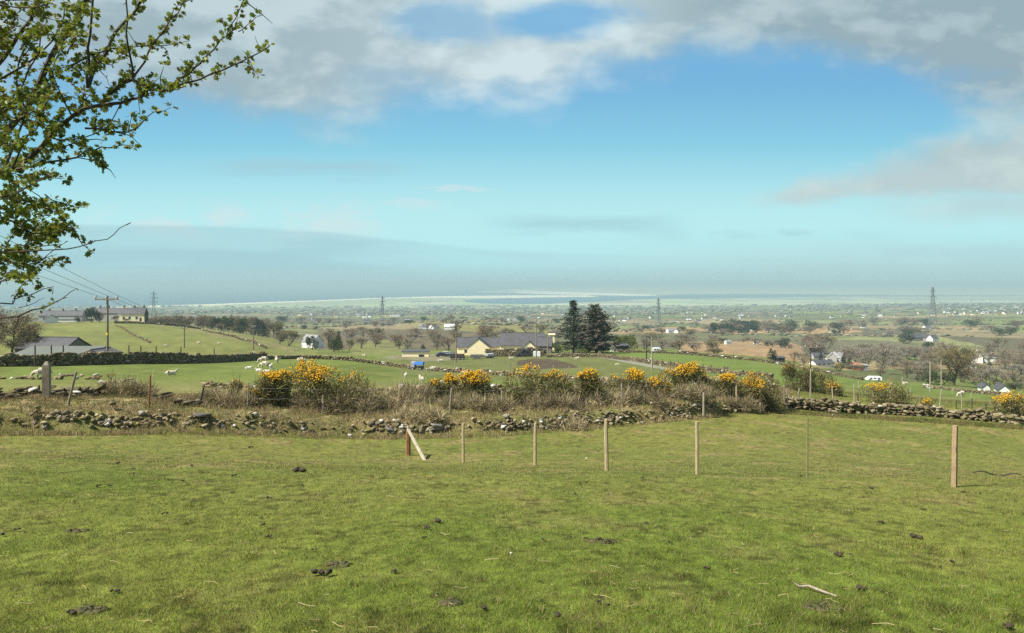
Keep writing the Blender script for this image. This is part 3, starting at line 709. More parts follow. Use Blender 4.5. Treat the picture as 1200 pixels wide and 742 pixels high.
# ------------------------------------------------------------------ hawthorn reaching in from the left
HK = .83                                                   # nearness of the hawthorn
def hawthorn():
    root = thing('hawthorn_tree', 'hawthorn with small fresh green leaves on thorny dark branches reaching in at top left', 'tree', P(-190, 4.3 * HK, -.05))
    base = Vector(root.location)
    W = lambda px, py, Y: Vector(((px - PX0) / F * Y * HK, Y * HK, (PY0 - py) / F * Y * HK)) - base
    wood = MB(); rng = random.Random(5)
    LV = []                                                   # leaf cluster seats (point, direction)
    def limb(pts, r0, r1, leaf=1.0, wob=.006, skip=0.0):
        p3 = [W(*q) for q in pts]; out = []
        for i in range(len(p3) - 1):
            seg = p3[i + 1] - p3[i]; k = max(2, int(seg.length / .06))
            for j in range(k):
                t = j / k; a, b, c_, d = p3[max(i - 1, 0)], p3[i], p3[i + 1], p3[min(i + 2, len(p3) - 1)]
                q = .5 * ((2 * b) + (c_ - a) * t + (2 * a - 5 * b + 4 * c_ - d) * t * t + (3 * b - a - 3 * c_ + d) * t**3)
                out.append(q + Vector((rng.gauss(0, wob), rng.gauss(0, wob), rng.gauss(0, wob))))
        out.append(p3[-1]); m = len(out)
        wood.tube(out, [HK * r0 + HK * (r1 - r0) * (i / (m - 1))**.8 for i in range(m)], 6)
        for i in range(1, m):
            f = i / (m - 1)
            if f < skip: continue
            if rng.random() < .5: thorn(out[i])
            for _ in range(3):
                if rng.random() < .92 * leaf: LV.append((out[i].copy(), (out[i] - out[i - 1]).normalized()))
        return out
    def thorn(p):
        d = Vector((rng.gauss(0, 1), rng.gauss(0, 1), rng.gauss(0, 1))).normalized()
        wood.tube([p, p + d * rng.uniform(.012, .028)], [.0022, .0004], 4)
    # trunk outside the picture, its limbs, then the branches seen in the picture
    wood.tube([Vector((0, 0, -.1)), Vector((.05, 0, .7)), Vector((-.02, .05, 1.5)), Vector((.06, 0, 2.1)), Vector((.05, .1, 2.7))], [.16, .13, .115, .09, .03], 10)
    B = [
     ([(-165, 330, 4.3), (-90, 262, 4.1), (0, 205, 4.0), (40, 180, 3.95), (60, 160, 3.9), (85, 137, 3.9), (105, 125, 3.9), (140, 121, 3.85), (165, 112, 3.85), (180, 105, 3.8)], .026, .006, .8, .3),
     ([(120, 120, 3.88), (128, 112, 3.87), (140, 102, 3.86), (155, 94, 3.85), (165, 100, 3.82), (180, 105, 3.8), (199, 105, 3.78), (215, 100, 3.76), (235, 92, 3.74), (262, 81, 3.72), (293, 68, 3.7), (316, 54, 3.68)], .012, .0025, .75, .1),
     ([(204, 97, 3.77), (220, 86, 3.8), (235, 74, 3.82), (251, 58, 3.85), (266, 41, 3.87), (274, 22, 3.88), (285, 0, 3.9)], .007, .002, .7, .1),
     ([(279, 37, 3.86), (290, 30, 3.85), (302, 19, 3.84)], .003, .0012, .1, 0),
     ([(156, 91, 3.85), (152, 64, 3.8), (148, 36, 3.75), (146, 0, 3.7), (146, -40, 3.7)], .006, .003, .15, 0),
     ([(156, 91, 3.85), (169, 72, 3.9), (182, 50, 3.95), (199, 25, 4.0), (216, 6, 4.05), (226, -4, 4.05)], .006, .002, .7, .2),
     ([(104, 104, 3.9), (104, 55, 3.8), (107, 28, 3.75), (109, -5, 3.7)], .008, .005, .25, 0),
     ([(-60, 245, 4.4), (11, 149, 4.4), (36, 119, 4.4), (55, 80, 4.4), (80, 36, 4.4), (94, 14, 4.4), (105, -6, 4.4)], .022, .014, .55, .15),
     ([(105, 100, 4.1), (112, 80, 4.15), (124, 61, 4.2), (135, 39, 4.25), (155, 17, 4.3), (166, -2, 4.3)], .012, .007, .55, 0),
     ([(77, 83, 4.3), (116, 60, 4.25), (146, 57, 4.2), (193, 53, 4.15), (221, 48, 4.1)], .006, .0016, .55, 0),
     ([(20, 200, 3.9), (58, 190, 3.85), (91, 182, 3.8), (110, 174, 3.78), (130, 172, 3.76), (155, 171, 3.74)], .007, .002, .75, .1),
     ([(108, 179, 3.78), (113, 185, 3.78), (122, 195, 3.78)], .003, .0012, .8, 0),
     ([(100, 150, 4.0), (150, 155, 4.0), (169, 141, 4.0), (180, 132, 4.0), (200, 126, 4.0)], .006, .0012, .6, 0),
     ([(116, 80, 3.95), (125, 92, 3.93), (133, 103, 3.92)], .003, .001, .1, 0),
     ([(-150, 350, 4.0), (-60, 290, 3.8), (0, 258, 3.7), (22, 266, 3.7), (55, 275, 3.7), (83, 266, 3.68)], .012, .003, .95, .3),
     ([(-40, 300, 3.7), (41, 295, 3.6), (80, 290, 3.6), (102, 286, 3.6), (124, 279, 3.6), (141, 269, 3.6), (153, 261, 3.6)], .005, .0014, .02, .3),
     ([(41, 309, 3.8), (59, 295, 3.8), (79, 283, 3.8)], .0028, .001, .1, 0), ([(41, 308, 3.8), (52, 304, 3.8), (67, 298, 3.8)], .0024, .001, .1, 0),
     ([(-160, 370, 4.2), (-60, 356, 4.0), (0, 357, 3.9), (17, 350, 3.9), (36, 343, 3.9), (63, 336, 3.9)], .010, .002, .35, .3),
     ([(17, 351, 3.9), (25, 338, 3.9), (38, 321, 3.9)], .004, .0014, .4, 0),
     ([(-70, 370, 3.6), (0, 374, 3.6), (36, 363, 3.6), (55, 359, 3.6), (75, 349, 3.6), (90, 338, 3.6)], .007, .0014, .12, .3),
     ([(0, 331, 4.1), (17, 324, 4.1), (38, 318, 4.1)], .004, .0012, .6, 0), ([(23, 362, 3.7), (40, 355, 3.7), (52, 349, 3.7)], .0022, .0008, 0, 0),
     ([(-120, 240, 4.3), (-50, 130, 4.4), (10, 60, 4.4), (40, 10, 4.4), (55, -30, 4.4)], .02, .009, .6, .2),
     ([(-60, 150, 4.1), (0, 95, 4.0), (30, 75, 4.0), (60, 50, 4.0), (75, 20, 4.0)], .010, .003, .8, .2),
     ([(-50, 200, 4.0), (0, 130, 3.9), (25, 100, 3.9), (45, 62, 3.9), (52, 30, 3.9)], .009, .003, .8, .2),
     ([(-50, 10, 4.1), (0, 7, 4.0), (40, 10, 4.0), (62, 4, 4.0)], .006, .003, .5, 0),
     ([(-70, 260, 3.7), (-10, 235, 3.6), (20, 225, 3.6), (45, 212, 3.6), (60, 205, 3.6)], .008, .002, .9, .2),
     ([(-70, 280, 3.9), (-20, 300, 3.9), (10, 300, 3.9), (30, 290, 3.9), (40, 280, 3.9)], .006, .002, .9, .2),
     ([(-60, 300, 4.3), (-10, 320, 4.3), (18, 318, 4.3), (36, 305, 4.3)], .006, .002, .8, .2),
     ([(60, 160, 3.9), (85, 165, 3.95), (110, 158, 4.0), (130, 150, 4.0)], .005, .002, .8, 0), ([(85, 137, 3.9), (70, 110, 3.8), (62, 85, 3.75), (70, 60, 3.7)], .005, .002, .75, 0),
     ([(45, 176, 3.95), (70, 175, 3.9), (92, 165, 3.9)], .004, .0015, .9, 0), ([(36, 119, 4.4), (50, 110, 4.3), (75, 112, 4.25), (95, 118, 4.2)], .005, .002, .8, 0),
     ([(0, 205, 4.0), (20, 165, 4.1), (28, 130, 4.15), (20, 90, 4.2), (35, 40, 4.2)], .008, .003, .8, 0), ([(10, 200, 3.8), (40, 150, 3.7), (50, 130, 3.7), (58, 100, 3.65)], .006, .002, .8, 0),
     ([(-20, 262, 3.8), (10, 240, 3.7), (35, 240, 3.7), (62, 248, 3.7), (78, 258, 3.7)], .005, .002, .95, .2),
     ([(-120, 120, 4.4), (-60, 40, 4.2), (0, -20, 4.2), (60, -50, 4.2)], .02, .008, .7, .2), ([(-150, 420, 4.4), (-90, 440, 4.3), (-40, 420, 4.2)], .012, .004, .8, .2),
     ([(-180, 200, 4.4), (-260, 80, 4.3), (-330, -10, 4.2)], .04, .012, .6, .2), ([(-180, 150, 4.3), (-230, 20, 3.6), (-300, -120, 3.1)], .035, .01, .6, .2), ([(-190, 260, 4.5), (-330, 230, 4.6), (-420, 180, 4.6)], .03, .008, .7, .2),
     ([(-170, 110, 4.3), (-120, 20, 4.2), (-60, -60, 4.1), (10, -90, 4.0)], .035, .01, .7, .2),
    ]
    for pts, r0, r1, lf, sk in B:
        o = limb(pts, r0, r1, lf, .004, sk)
        # short side shoots
        for q in o[2:]:
            if lf > .4 and rng.random() < .42:
                d = Vector((rng.gauss(0, .8), rng.gauss(0, .8), rng.gauss(.3, .8))).normalized() * rng.uniform(.05, .16)
                m_ = q + d * .5 + Vector((rng.gauss(0, .01), 0, rng.gauss(0, .01)))
                wood.tube([q, m_, q + d], [.0026, .002, .001], 4)
                for t in (.4, .7, 1.0):
                    if rng.random() < .8 * lf + .1: LV.append((q + d * t, d.normalized()))
    for _ in range(90):                                       # the crowded inner twigs
        px = -30 + 150 * rng.random()**1.3; py = rng.uniform(-10, 330)
        if px > np.interp(py, [0, 60, 130, 180, 200, 240, 270, 330], [95, 115, 130, 110, 65, 50, 60, 28]): continue
        Y = rng.uniform(3.6, 4.4); a = rng.uniform(-.6, 1.2); ln = rng.uniform(22, 52)
        limb([(px, py, Y), (px + math.cos(a) * ln * .5 + rng.uniform(-5, 5), py - math.sin(a) * ln * .5 + rng.uniform(-5, 5), Y + rng.uniform(-.08, .08)), (px + math.cos(a) * ln, py - math.sin(a) * ln, Y + rng.uniform(-.15, .15))], .004, .0012, .95, .004, 0)
    wood.build('branches', M['bark'], root)
    # leaves: rosettes of small lobed leaves
    lobes = np.array([[0, 0], [.10, .30], [.36, .42], [.22, .58], [.40, .82], [.12, .82], [0, 1.05], [-.12, .82], [-.40, .82], [-.22, .58], [-.36, .42], [-.10, .30]])
    tri = [(0, 1, 11), (1, 2, 3), (1, 3, 9), (1, 9, 11), (9, 10, 11), (3, 4, 5), (3, 5, 7), (3, 7, 9), (7, 8, 9), (5, 6, 7)]
    rg = np.random.RandomState(3); Vs, Cs = [], []
    for p, d in LV:
        k = rg.randint(5, 9)
        side = Vector(rg.randn(3)).normalized(); ax_ = (side + Vector((0, 0, .45))).normalized()
        tone = rg.uniform(0, 1)
        for _ in range(k):
            v = (ax_ + .75 * Vector(rg.randn(3))).normalized()
            n_ = (Vector((0, 0, 1)) * .9 + .8 * Vector(rg.randn(3))); n_ = (n_ - v * n_.dot(v)).normalized(); s_ = v.cross(n_)
            L_ = rg.uniform(.015, .033)
            q = p + ax_ * .004
            pts = [q + (s_ * (x * L_) + v * (y * L_ + .004) + n_ * (L_ * (.25 * x * x - .18 * y * y))) for x, y in lobes]
            Vs.extend(t_[:] for t_ in pts)
            c = np.array([.105, .150, .018]) * (1 - tone) + np.array([.185, .205, .026]) * tone
            if rg.rand() < .12: c = np.array([.16, .13, .035])
            Cs.extend([c * rg.uniform(.7, 1.25)] * 12)
    n_ = len(Vs) // 12
    Fc = (np.array(tri)[None] + (np.arange(n_) * 12)[:, None, None]).reshape(-1, 3)
    np_mesh('leaves', np.array(Vs), Fc, M['leaf'], np.array(Cs), root)
hawthorn()

# ------------------------------------------------------------------ fence posts
def post(name, label, px, Y, h, w, m, lean=(0, 0), group=None, shape='round', split=False):
    p = P(px, Y); mb = MB(); r = w * .44; rng = random.Random(int(px * 13))
    k = 7 if shape == 'round' else 4
    top = Vector((lean[0] * h, lean[1] * h, h))
    pts = [Vector((0, 0, -.15)), top * .3 + Vector((rng.gauss(0, r * .12), 0, 0)), top * .7 + Vector((rng.gauss(0, r * .15), 0, 0)), top]
    mb.tube(pts, [r * 1.05, r, r * .97, r * (.9 if shape == 'round' else .95)], k)
    if split: mb.tube([top * .45 + Vector((r * .2, -r * .86, 0)), top * .62 + Vector((r * .1, -r * .9, 0)), top * .82 + Vector((r * .15, -r * .84, 0))], [r * .12, r * .3, r * .08], 5, 1)
    o = mb.build(name, [m, M['darkwood']], None, p)
    o.rotation_euler = (0, 0, rng.uniform(-.3, .3))
    return tag(o, label, 'fence post', group)
NP = 'new pale posts standing in the front field'
post('fence_post', 'slim new pale post just right of the post with the slanting brace', 543, 22.6, 1.2, .10, M['newwood'], (.0, 0), NP)
post('fence_post', 'new pale post in the front field below the dark gorse, second of the straight row', 627, 21.2, 1.2, .105, M['newwood'], (.01, 0), NP)
post('fence_post', 'new pale post in the middle of the front field with its base shadow', 711, 17.7, 1.22, .11, M['newwood'], (-.012, 0), NP)
post('fence_post', 'thin new pale post left of the faint grey-green stake, under the bank end', 817, 16.7, 1.18, .095, M['newwood'], (-.01, 0), NP)
post('fence_post', 'faint grey-green stake in place of a ghosted post, left of the big split post', 946, 16.2, 1.3, .045, mat('ghost_post_wood', (.17, .16, .075), noise=[(6, .75, 1.25)]), (.005, 0), NP)  # stands for a faint ghost image of a post, tinted like grass
post('fence_post', 'thick split wooden post alone in the field at right', 1118, 15.0, 1.24, .135, mat('split_post_wood', (.28, .20, .115), noise=[(4, .75, 1.2), (30, .8, 1.2)]), (.02, 0), NP, 'square', True)
t = thing('braced_post', 'brown fence post with a pale brace slanting down to its right', 'fence post', P(478.5, 24.6))
mb = MB(); mb.tube([(0, 0, -.1), (0, 0, .45), (0, 0, .86)], [.085, .08, .075], 7); mb.build('post', M['brownwood'], t)
mb = MB(); q = P(498.5, 23.2) - P(478.5, 24.6); mb.tube([Vector((.0, -.05, 1.0)), Vector((.02, -.1, .85)), q + Vector((0, 0, -.05))], [.05, .055, .055], 6); mb.build('brace', M['palewood'], t)

OLD = 'old weathered posts along the hedge bank'
def old(label, px, py0, py1, Y, w=.09, m='oldwood', lean=0.0, shape='round'):
    h = (py1 - py0) * Y / F
    return post('fence_post', label, px, Y, h, w, M[m], (lean, 0), OLD, shape)
# the broad gatepost at the left
t = thing('gatepost', 'broad grey weathered gatepost with a bluntly pointed top at far left', 'gatepost', P(54.5, 26.2))
mb = MB(); mb.box((0, 0, .55), (.22, .2, 1.3), .2); mb.build('post', M['oldwood'], t)
mb = MB(); mb.box((.0, 0, 1.255), (.16, .15, .12), .2, taper=.55); mb.build('top', M['palewood'], t)
old('short dark stump just left of the broad gatepost', 46, 446, 460, 27.5, .07, 'darkwood')
old('weathered post leaning right beside the broad gatepost', 79, 433, 473, 25.5, .10, 'oldwood', .26)
old('upright brown post on the bank over the bramble at left', 174, 437, 478, 25.8, .075, 'brownwood', .06)
old('dark post leaning right at the end of the tumbled slate wall', 233, 447, 472, 28.5, .085, 'darkwood', .24)
old('brown post left of the largest gorse bush', 290, 443, 478, 29.5, .08, 'oldwood', .04)
old('short pinkish post inside the largest gorse bush', 378.5, 448, 470, 30.2, .10, 'palewood')
old('slightly leaning grey post beneath the bright yellow gorse heads', 527, 453, 483, 31.5, .12, 'oldwood', .08)
old('thin pale post in the hedge above the second new post', 588, 455, 481, 33, .08, 'palewood')
old('slender pale post at the right end of the dark gorse', 687, 462, 477, 34.5, .06, 'palewood')
old('pale post under the left half of the yellow-topped gorse', 728.5, 448, 476, 35.5, .085, 'palewood')
old('dark post behind the heap of stones with the timber triangle', 721, 437, 452, 41, .10, 'darkwood')
old('thick dark post standing up out of the hedge near the pale pole', 779, 431, 448, 42, .15, 'darkwood')
old('thin dark post right beside the thick dark one', 783, 436, 449, 42.5, .07, 'darkwood', .05)
old('reddish post in front of the thick dark one', 779, 448, 469, 36.5, .09, 'brownwood')
old('grey post with pale capped top amid the orange gorse', 824.5, 443, 472, 37, .12, 'palewood', .0)
old('upright straw-coloured post left of the bushy gorse', 863, 443, 468, 39.5, .10, 'newwood')
old('short straw-coloured post inside the bushy gorse', 891, 440, 453, 39.5, .10, 'newwood')
old('pale pole leaning steeply right beside the gate posts', 908, 445, 464, 41, .10, 'palewood', .48)
old('grey post, left one of the tight cluster by the wall end', 919, 443, 466, 42, .10, 'oldwood', .02)
old('grey post, middle one of the tight cluster by the wall end', 923, 444, 468, 41.5, .11, 'oldwood', -.02)
old('grey post leaning right at the head of the drystone wall', 934, 444, 467, 42, .12, 'oldwood', .12)
RW = [(949.5, 436, 462, 'pale thin post by the dark shrub right of the wall head', 'palewood', .07, 0), (976, 443, 458, 'short pale post with bent top behind the wall', 'palewood', .09, -.05), (1001, 448, 468, 'pale post above the low part of the wall', 'palewood', .08, 0), (1005.5, 451, 460, 'small dark post beyond the wall', 'darkwood', .08, 0),
      (1023.5, 450, 472, 'pale post beside the low gorse on the wall', 'palewood', .08, 0), (1043.5, 450, 474, 'pale post in the middle of the low gorse', 'palewood', .07, 0), (1061.5, 462, 476, 'thin grey post at the right end of the low gorse', 'oldwood', .06, 0), (1078, 468, 480, 'stubby grey post near the small gorse on the wall', 'oldwood', .07, 0),
      (1101, 460, 482, 'pale post with a knob, leaning right over the wall', 'palewood', .08, .1), (1120.5, 475, 485, 'short dark post peeping over the right wall', 'darkwood', .07, 0), (1127, 470, 488, 'thin pale post touching the right wall', 'palewood', .05, 0), (1139, 477, 490, 'dark stub on the far right wall', 'darkwood', .08, 0),
      (1155.5, 481, 490, 'dark knob-like post left of the last leaning post', 'darkwood', .09, 0), (1168, 467, 491, 'long pale post leaning right before the last gorse', 'palewood', .08, .24), (1196, 478, 493, 'grey post by the gorse at the picture edge', 'oldwood', .07, 0)]
for px, a, b, lb, m_, w_, ln in RW: old(lb, px, a, b, float(layer_Y(3, px)) - .3, w_, m_, ln)

# wires strung along the old posts
def wire(label, pts, r=.0038, mats=None):
    mb = MB()
    for i in range(len(pts) - 1):
        a, b = pts[i], pts[i + 1]
        mb.tube([a.lerp(b, t_) - Vector((0, 0, .04 * 4 * t_ * (1 - t_))) for t_ in np.linspace(0, 1, 7)], r, 4)
    return tag(mb.build('fence_wire', mats or M['wire']), label, 'wire')
W0 = [(290, 29.5), (335, 29.8), (378.5, 30.2), (450, 31), (527, 31.5), (588, 33), (640, 33.8), (687, 34.5), (728.5, 35.5), (779, 36.5), (824.5, 37), (863, 39.5), (908, 41), (934, 42)]
wire('topmost wire strand strung along the hedge', [P(a, b, 1.0 if a != 687 else .62) for a, b in W0])
wire('lower wire strand strung through the hedge', [P(a, b, .58) for a, b in W0])

# ------------------------------------------------------------------ stone walls and stones
GREY = np.array([[.150, .130, .090], [.118, .102, .072], [.180, .157, .108], [.110, .094, .066], [.21, .186, .132], [.128, .118, .060]])
def stone_cols(n, rng, mul=1.0, pale=.06):
    c = GREY[rng.randint(0, len(GREY), n)] * np.array([1.04, .98, .84]) * rng.uniform(.75, 1.25, (n, 1)) * mul
    k = rng.rand(n) < pale; c[k] = np.array([.46, .44, .39]) * rng.uniform(.75, 1.1, (k.sum(), 1))
    return c
def wall(label, path, h, thick, st=(.32, .16), rng=None, base=ICO2, tumble=.0, mul=1.0, pale=.06, gaps=0.0, name='drystone_wall', cat='stone wall', dips=.25):
    """path of (px, distance); stones laid in rough courses"""
    rng = rng or np.random.RandomState(int(abs(path[0][0]) * 7 + path[-1][0]) % 9999)
    pts = np.array([[(a - PX0) / F * b, b] for a, b in path]); seg = np.linalg.norm(np.diff(pts, axis=0), axis=1); s = np.concatenate([[0], np.cumsum(seg)])
    Cn, Sz, An = [], [], []
    per = max(1, int(round(h / (st[1] * .86))))
    for row in range(per):
        for side in ((-1, 1) if thick > .3 else (0,)):
            x = rng.uniform(0, st[0])
            while x < s[-1]:
                w = st[0] * rng.uniform(.55, 1.5); hh = st[1] * rng.uniform(.7, 1.35)
                top = h * (1 - dips * fbm(np.array([x / 2.2]), np.array([row * 0 + path[0][0]]), 7, 3)[0] * 1.6)
                z = (row + .45) * st[1] * .86
                if z < top + st[1] * .2 and rng.rand() > gaps:
                    cx = np.interp(x, s, pts[:, 0]); cy = np.interp(x, s, pts[:, 1])
                    i = min(np.searchsorted(s, x) - 1, len(seg) - 1); i = max(i, 0); d = (pts[i + 1] - pts[i]) / seg[i]
                    off = side * thick * .30 * (1 - .25 * z / h) + rng.randn() * (.03 + tumble)
                    Cn.append([cx - d[1] * off, cy + d[0] * off, z + rng.randn() * .015]); Sz.append([w * .55, thick * (.30 if side else .5), hh * .56]); An.append(math.atan2(d[1], d[0]))
                x += w * .95
    Cn = np.array(Cn); Cn[:, 2] += H(Cn[:, 0], Cn[:, 1])
    An = np.array(An)
    v, f, ix = blobs(Cn, Sz, rng, base, .55, An, .04 if base is ICO2 else .10, 7 if base is ICO2 else 0)
    o0 = Cn.mean(0); o0[2] = Cn[:, 2].min()
    o = np_mesh(name, v - o0, f, M['stone'], stone_cols(len(Cn), rng, mul, pale)[ix]); o.location = o0
    return tag(o, label, cat, None)
def heap(label, cx, Y, wx, wy, n, sz, hgt, mul=1.0, pale=.1, flat=.55, name='stone_heap', cat='stones', tilt=0):
    if Y < 37: Y = float(layer_Y(2, cx)) + .34; hgt *= .45; wy *= .7
    pale *= .4; mul *= 1.4; flat *= .85
    rng = np.random.RandomState(int(cx * 3 + Y))
    n = int(n * 1.5); sz *= .70; mul *= .85
    x = rng.uniform(-1, 1, n) * wx * (.5 + .5 * rng.rand(n)); y = rng.randn(n) * wy * .4
    x = np.clip(x, -wx, wx); y = np.clip(y, -wy, wy)
    X = (cx - PX0) / F * Y + x; Yy = Y + y + tilt * x
    if Y < 37: Yy = layer_Y(2, PX0 + F * X / Y) + .34 + y
    z = H(X, Yy) - sz * .08 + np.abs(rng.rand(n)) * hgt * np.exp(-(x / wx)**2 * 1.5)
    s = sz * rng.uniform(.45, 1.35, n)
    v, f, ix = blobs(np.stack([X, Yy, z], 1), np.stack([s * .5, s * .42, s * flat * .5], 1), rng, ICO2, .6, True, .05, 7)
    o0 = np.array([(cx - PX0) / F * Y, Y, z.min()])
    o = np_mesh(name, v - o0, f, M['stone'], stone_cols(n, rng, mul, pale)[ix]); o.location = o0
    return tag(o, label, cat)
wall('grey drystone wall with a broken left end running to the right edge', [(921, 42), (950, 42.1), (985, 42.3), (1015, 42.6), (1060, 42.3), (1110, 41.8), (1160, 41.4), (1215, 40.8), (1300, 40)], .78, .55, (.30, .165), tumble=.05, dips=.4, pale=.025)
wall('tumbled dark slaty wall behind the broad gatepost at the left edge', [(-90, 26.2), (-20, 26.6), (40, 27), (85, 27.4), (120, 27.6)], .62, .5, (.30, .11), tumble=.06, mul=.72, pale=.02, dips=.5)
wall('low collapsed run of dark slabs ending at the dark leaning post', [(172, 27.8), (205, 28), (236, 28.2)], .42, .5, (.42, .10), tumble=.08, mul=.6, pale=.0, dips=.6)
wall('line of whitish field stones crossing the sheep field at left', [(-40, 47), (20, 48), (70, 48.5), (115, 49.5)], .34, .35, (.38, .22), tumble=.14, mul=1.25, pale=.3, gaps=.3, dips=.6, name='ruined_wall')
wall('short scatter of whitish stones left of the upright brown post', [(118, 44), (150, 44.5), (165, 44.8)], .42, .5, (.36, .2), tumble=.22, mul=1.2, pale=.3, gaps=.3, dips=.6, name='ruined_wall')
wall('grey stretch of low wall just left of the largest gorse', [(238, 43), (270, 42), (308, 40)], .42, .45, (.34, .18), tumble=.06, mul=1.0, dips=.4)
wall('low grey wall half hidden behind the gorse hedge', [(400, 36.5), (450, 36.8), (520, 37.5), (600, 38.5), (660, 39.5), (705, 40.5), (760, 41.5), (830, 42.5), (905, 43.5)], .85, .5, (.36, .2), tumble=.06, mul=1.1, pale=.14, dips=.35)
def facing(label, p0, p1, h, gaps):
    xs = np.linspace(p0, p1, 9)
    return wall(label, [(x, float(layer_Y(2, x)) + .30) for x in xs], h * .85, .20, (.16, .10), tumble=.13, mul=1.3, pale=.03, gaps=min(.8, gaps + .14), dips=.55, name='bank_facing')
facing('broken stone facing of the bank from the left edge to the whitish slab', -60, 205, .40, .36)
facing('sparse stone facing of the bank below the largest gorse bush', 205, 430, .30, .62)
facing('broken stone facing of the bank between the braced post and the second new post', 430, 640, .36, .48)
facing('stone facing of the bank from the second to the third new post', 640, 745, .46, .40)
facing('low line of stones in the bank end above the fourth new post', 745, 872, .30, .45)
heap('heap of bluish grey stones under a small timber triangle', 705, 40.2, 1.0, .5, 46, .42, .5, .8, .06)
heap('mossy stones facing the foot of the bank at left', 108, 24.2, 1.9, .45, 60, .30, .22, 1.0, .12, .8)
heap('half buried stones at the foot of the bank left of the big gorse', 222, 26.2, 1.5, .5, 34, .32, .15, .85, .05, .6)
heap('dark rubble showing through the bank below the largest gorse', 325, 28.0, 1.9, .6, 40, .26, .18, .8, .12, .6)
heap('dark stones with white faces around the braced post', 474, 27.0, 2.0, .4, 52, .40, .28, .8, .26, .65)
heap('rounded grey stones at the foot of the bank by the second new post', 602, 29.4, 1.4, .4, 56, .32, .35, .8, .12, .75)
heap('bramble-grown stones of the bank right of the second new post', 662, 30.6, 1.5, .5, 70, .30, .55, .8, .12, .7)
heap('pale stones in a shallow hollow of the bank above the third new post', 716, 32.2, 1.2, .4, 34, .26, .25, .95, .22, .7)
heap('row of small stones in the end of the bank above the fourth new post', 800, 36.0, 2.3, .4, 80, .24, .35, .95, .25, .7)
heap('small heap of stones between bank end and drystone wall', 899, 41.0, .9, .4, 44, .28, .4, 1.0, .12, .7)
heap('flat grey slab leaning on smaller stones near the bank end', 878, 40.0, .5, .4, 12, .5, .2, 1.2, .1, .4)

def stone(label, px, py, w, flat, c, Y=None, group=None, k=0):
    rng = np.random.RandomState(int(px * 11 + k)); p = P(px, Y) if Y else AT(px, py, 4.5, 60)
    Yp = p.y; s = w * Yp / F
    v, f, ix = blobs(np.array([[0, 0, s * flat * .35]]), np.array([[s * .5, s * .42, s * flat * .5]]), rng, ICO2, .6, True, .04, 7)
    o = np_mesh('boulder' if s > .25 else 'stone', v, f, M['stone'], np.tile(np.array(c) ** 1.25 * .72 * rng.uniform(.9, 1.1), (len(v), 1))); o.location = p
    return tag(o, label, 'stone', group)
BS = 'stones lying on the bank and field'
for lb, px, py, w, fl, c in [
 ('large flat grey slab lying on the bank below the leaning dark post', 237, 488, 27, .22, (.22, .20, .18)), ('whitish slab on the bank below the upright brown post', 166, 485, 15, .4, (.42, .40, .34)),
 ('bright white stone in the bank under the big gorse', 275, 500, 6, .7, (.62, .60, .54)), ('small white stone below the left side of the big gorse', 300, 487, 8, .7, (.55, .52, .42)),
 ('pale grey boulder beside the slanting brace on its right', 511, 506, 15, .8, (.34, .32, .28)), ('broad dark boulder with a white face left of the braced post', 456, 506, 13, .6, (.30, .285, .26)),
 ('pale leaning slab on the bank between the first two new posts', 593, 490, 11, .5, (.36, .33, .26)), ('yellowish rounded stone near the third new post', 671, 500, 8, .9, (.36, .32, .22)),
 ('white stone at the end of the bank by the cluster of posts', 858, 473, 6, .5, (.62, .60, .54)), ('pale stone fallen in the grass at the foot of the drystone wall', 976, 487, 4, .6, (.5, .48, .42)),
 ('big pale boulder standing in the broken head of the drystone wall', 944, 476, 9, .8, (.34, .33, .30)), ('round whitish stone low in the bank below the leaning post', 108, 501, 8, .9, (.30, .28, .20)),
 ('pale stone at the bank foot left of the whitish slab', 52, 503, 8, .9, (.27, .25, .19)), ('small white stone alone in the middle of the front field', 599, 649, 5, .7, (.6, .58, .45)),
 ('half sunk brown stone near the bottom edge of the field', 652, 723, 11, .6, (.12, .105, .08)), ('tiny white stone in the grass by the third new post', 687, 538, 3, .7, (.6, .58, .5))]:
    stone(lb, px, py, w, fl, c, None, BS)

# timber triangle on the stone heap
mb = MB(); p0 = P(706, 40.2)
mb.tube([(-.42, 0, .42), (.02, 0, .98)], .03, 5); mb.tube([(.02, .02, .98), (.42, .02, .45)], .03, 5); mb.tube([(-.3, .05, .55), (.3, .05, .55)], .02, 5)
tag(mb.build('timber_frame', M['palewood'], None, p0), 'small grey triangle of timbers on the bluish stones', 'timber frame')

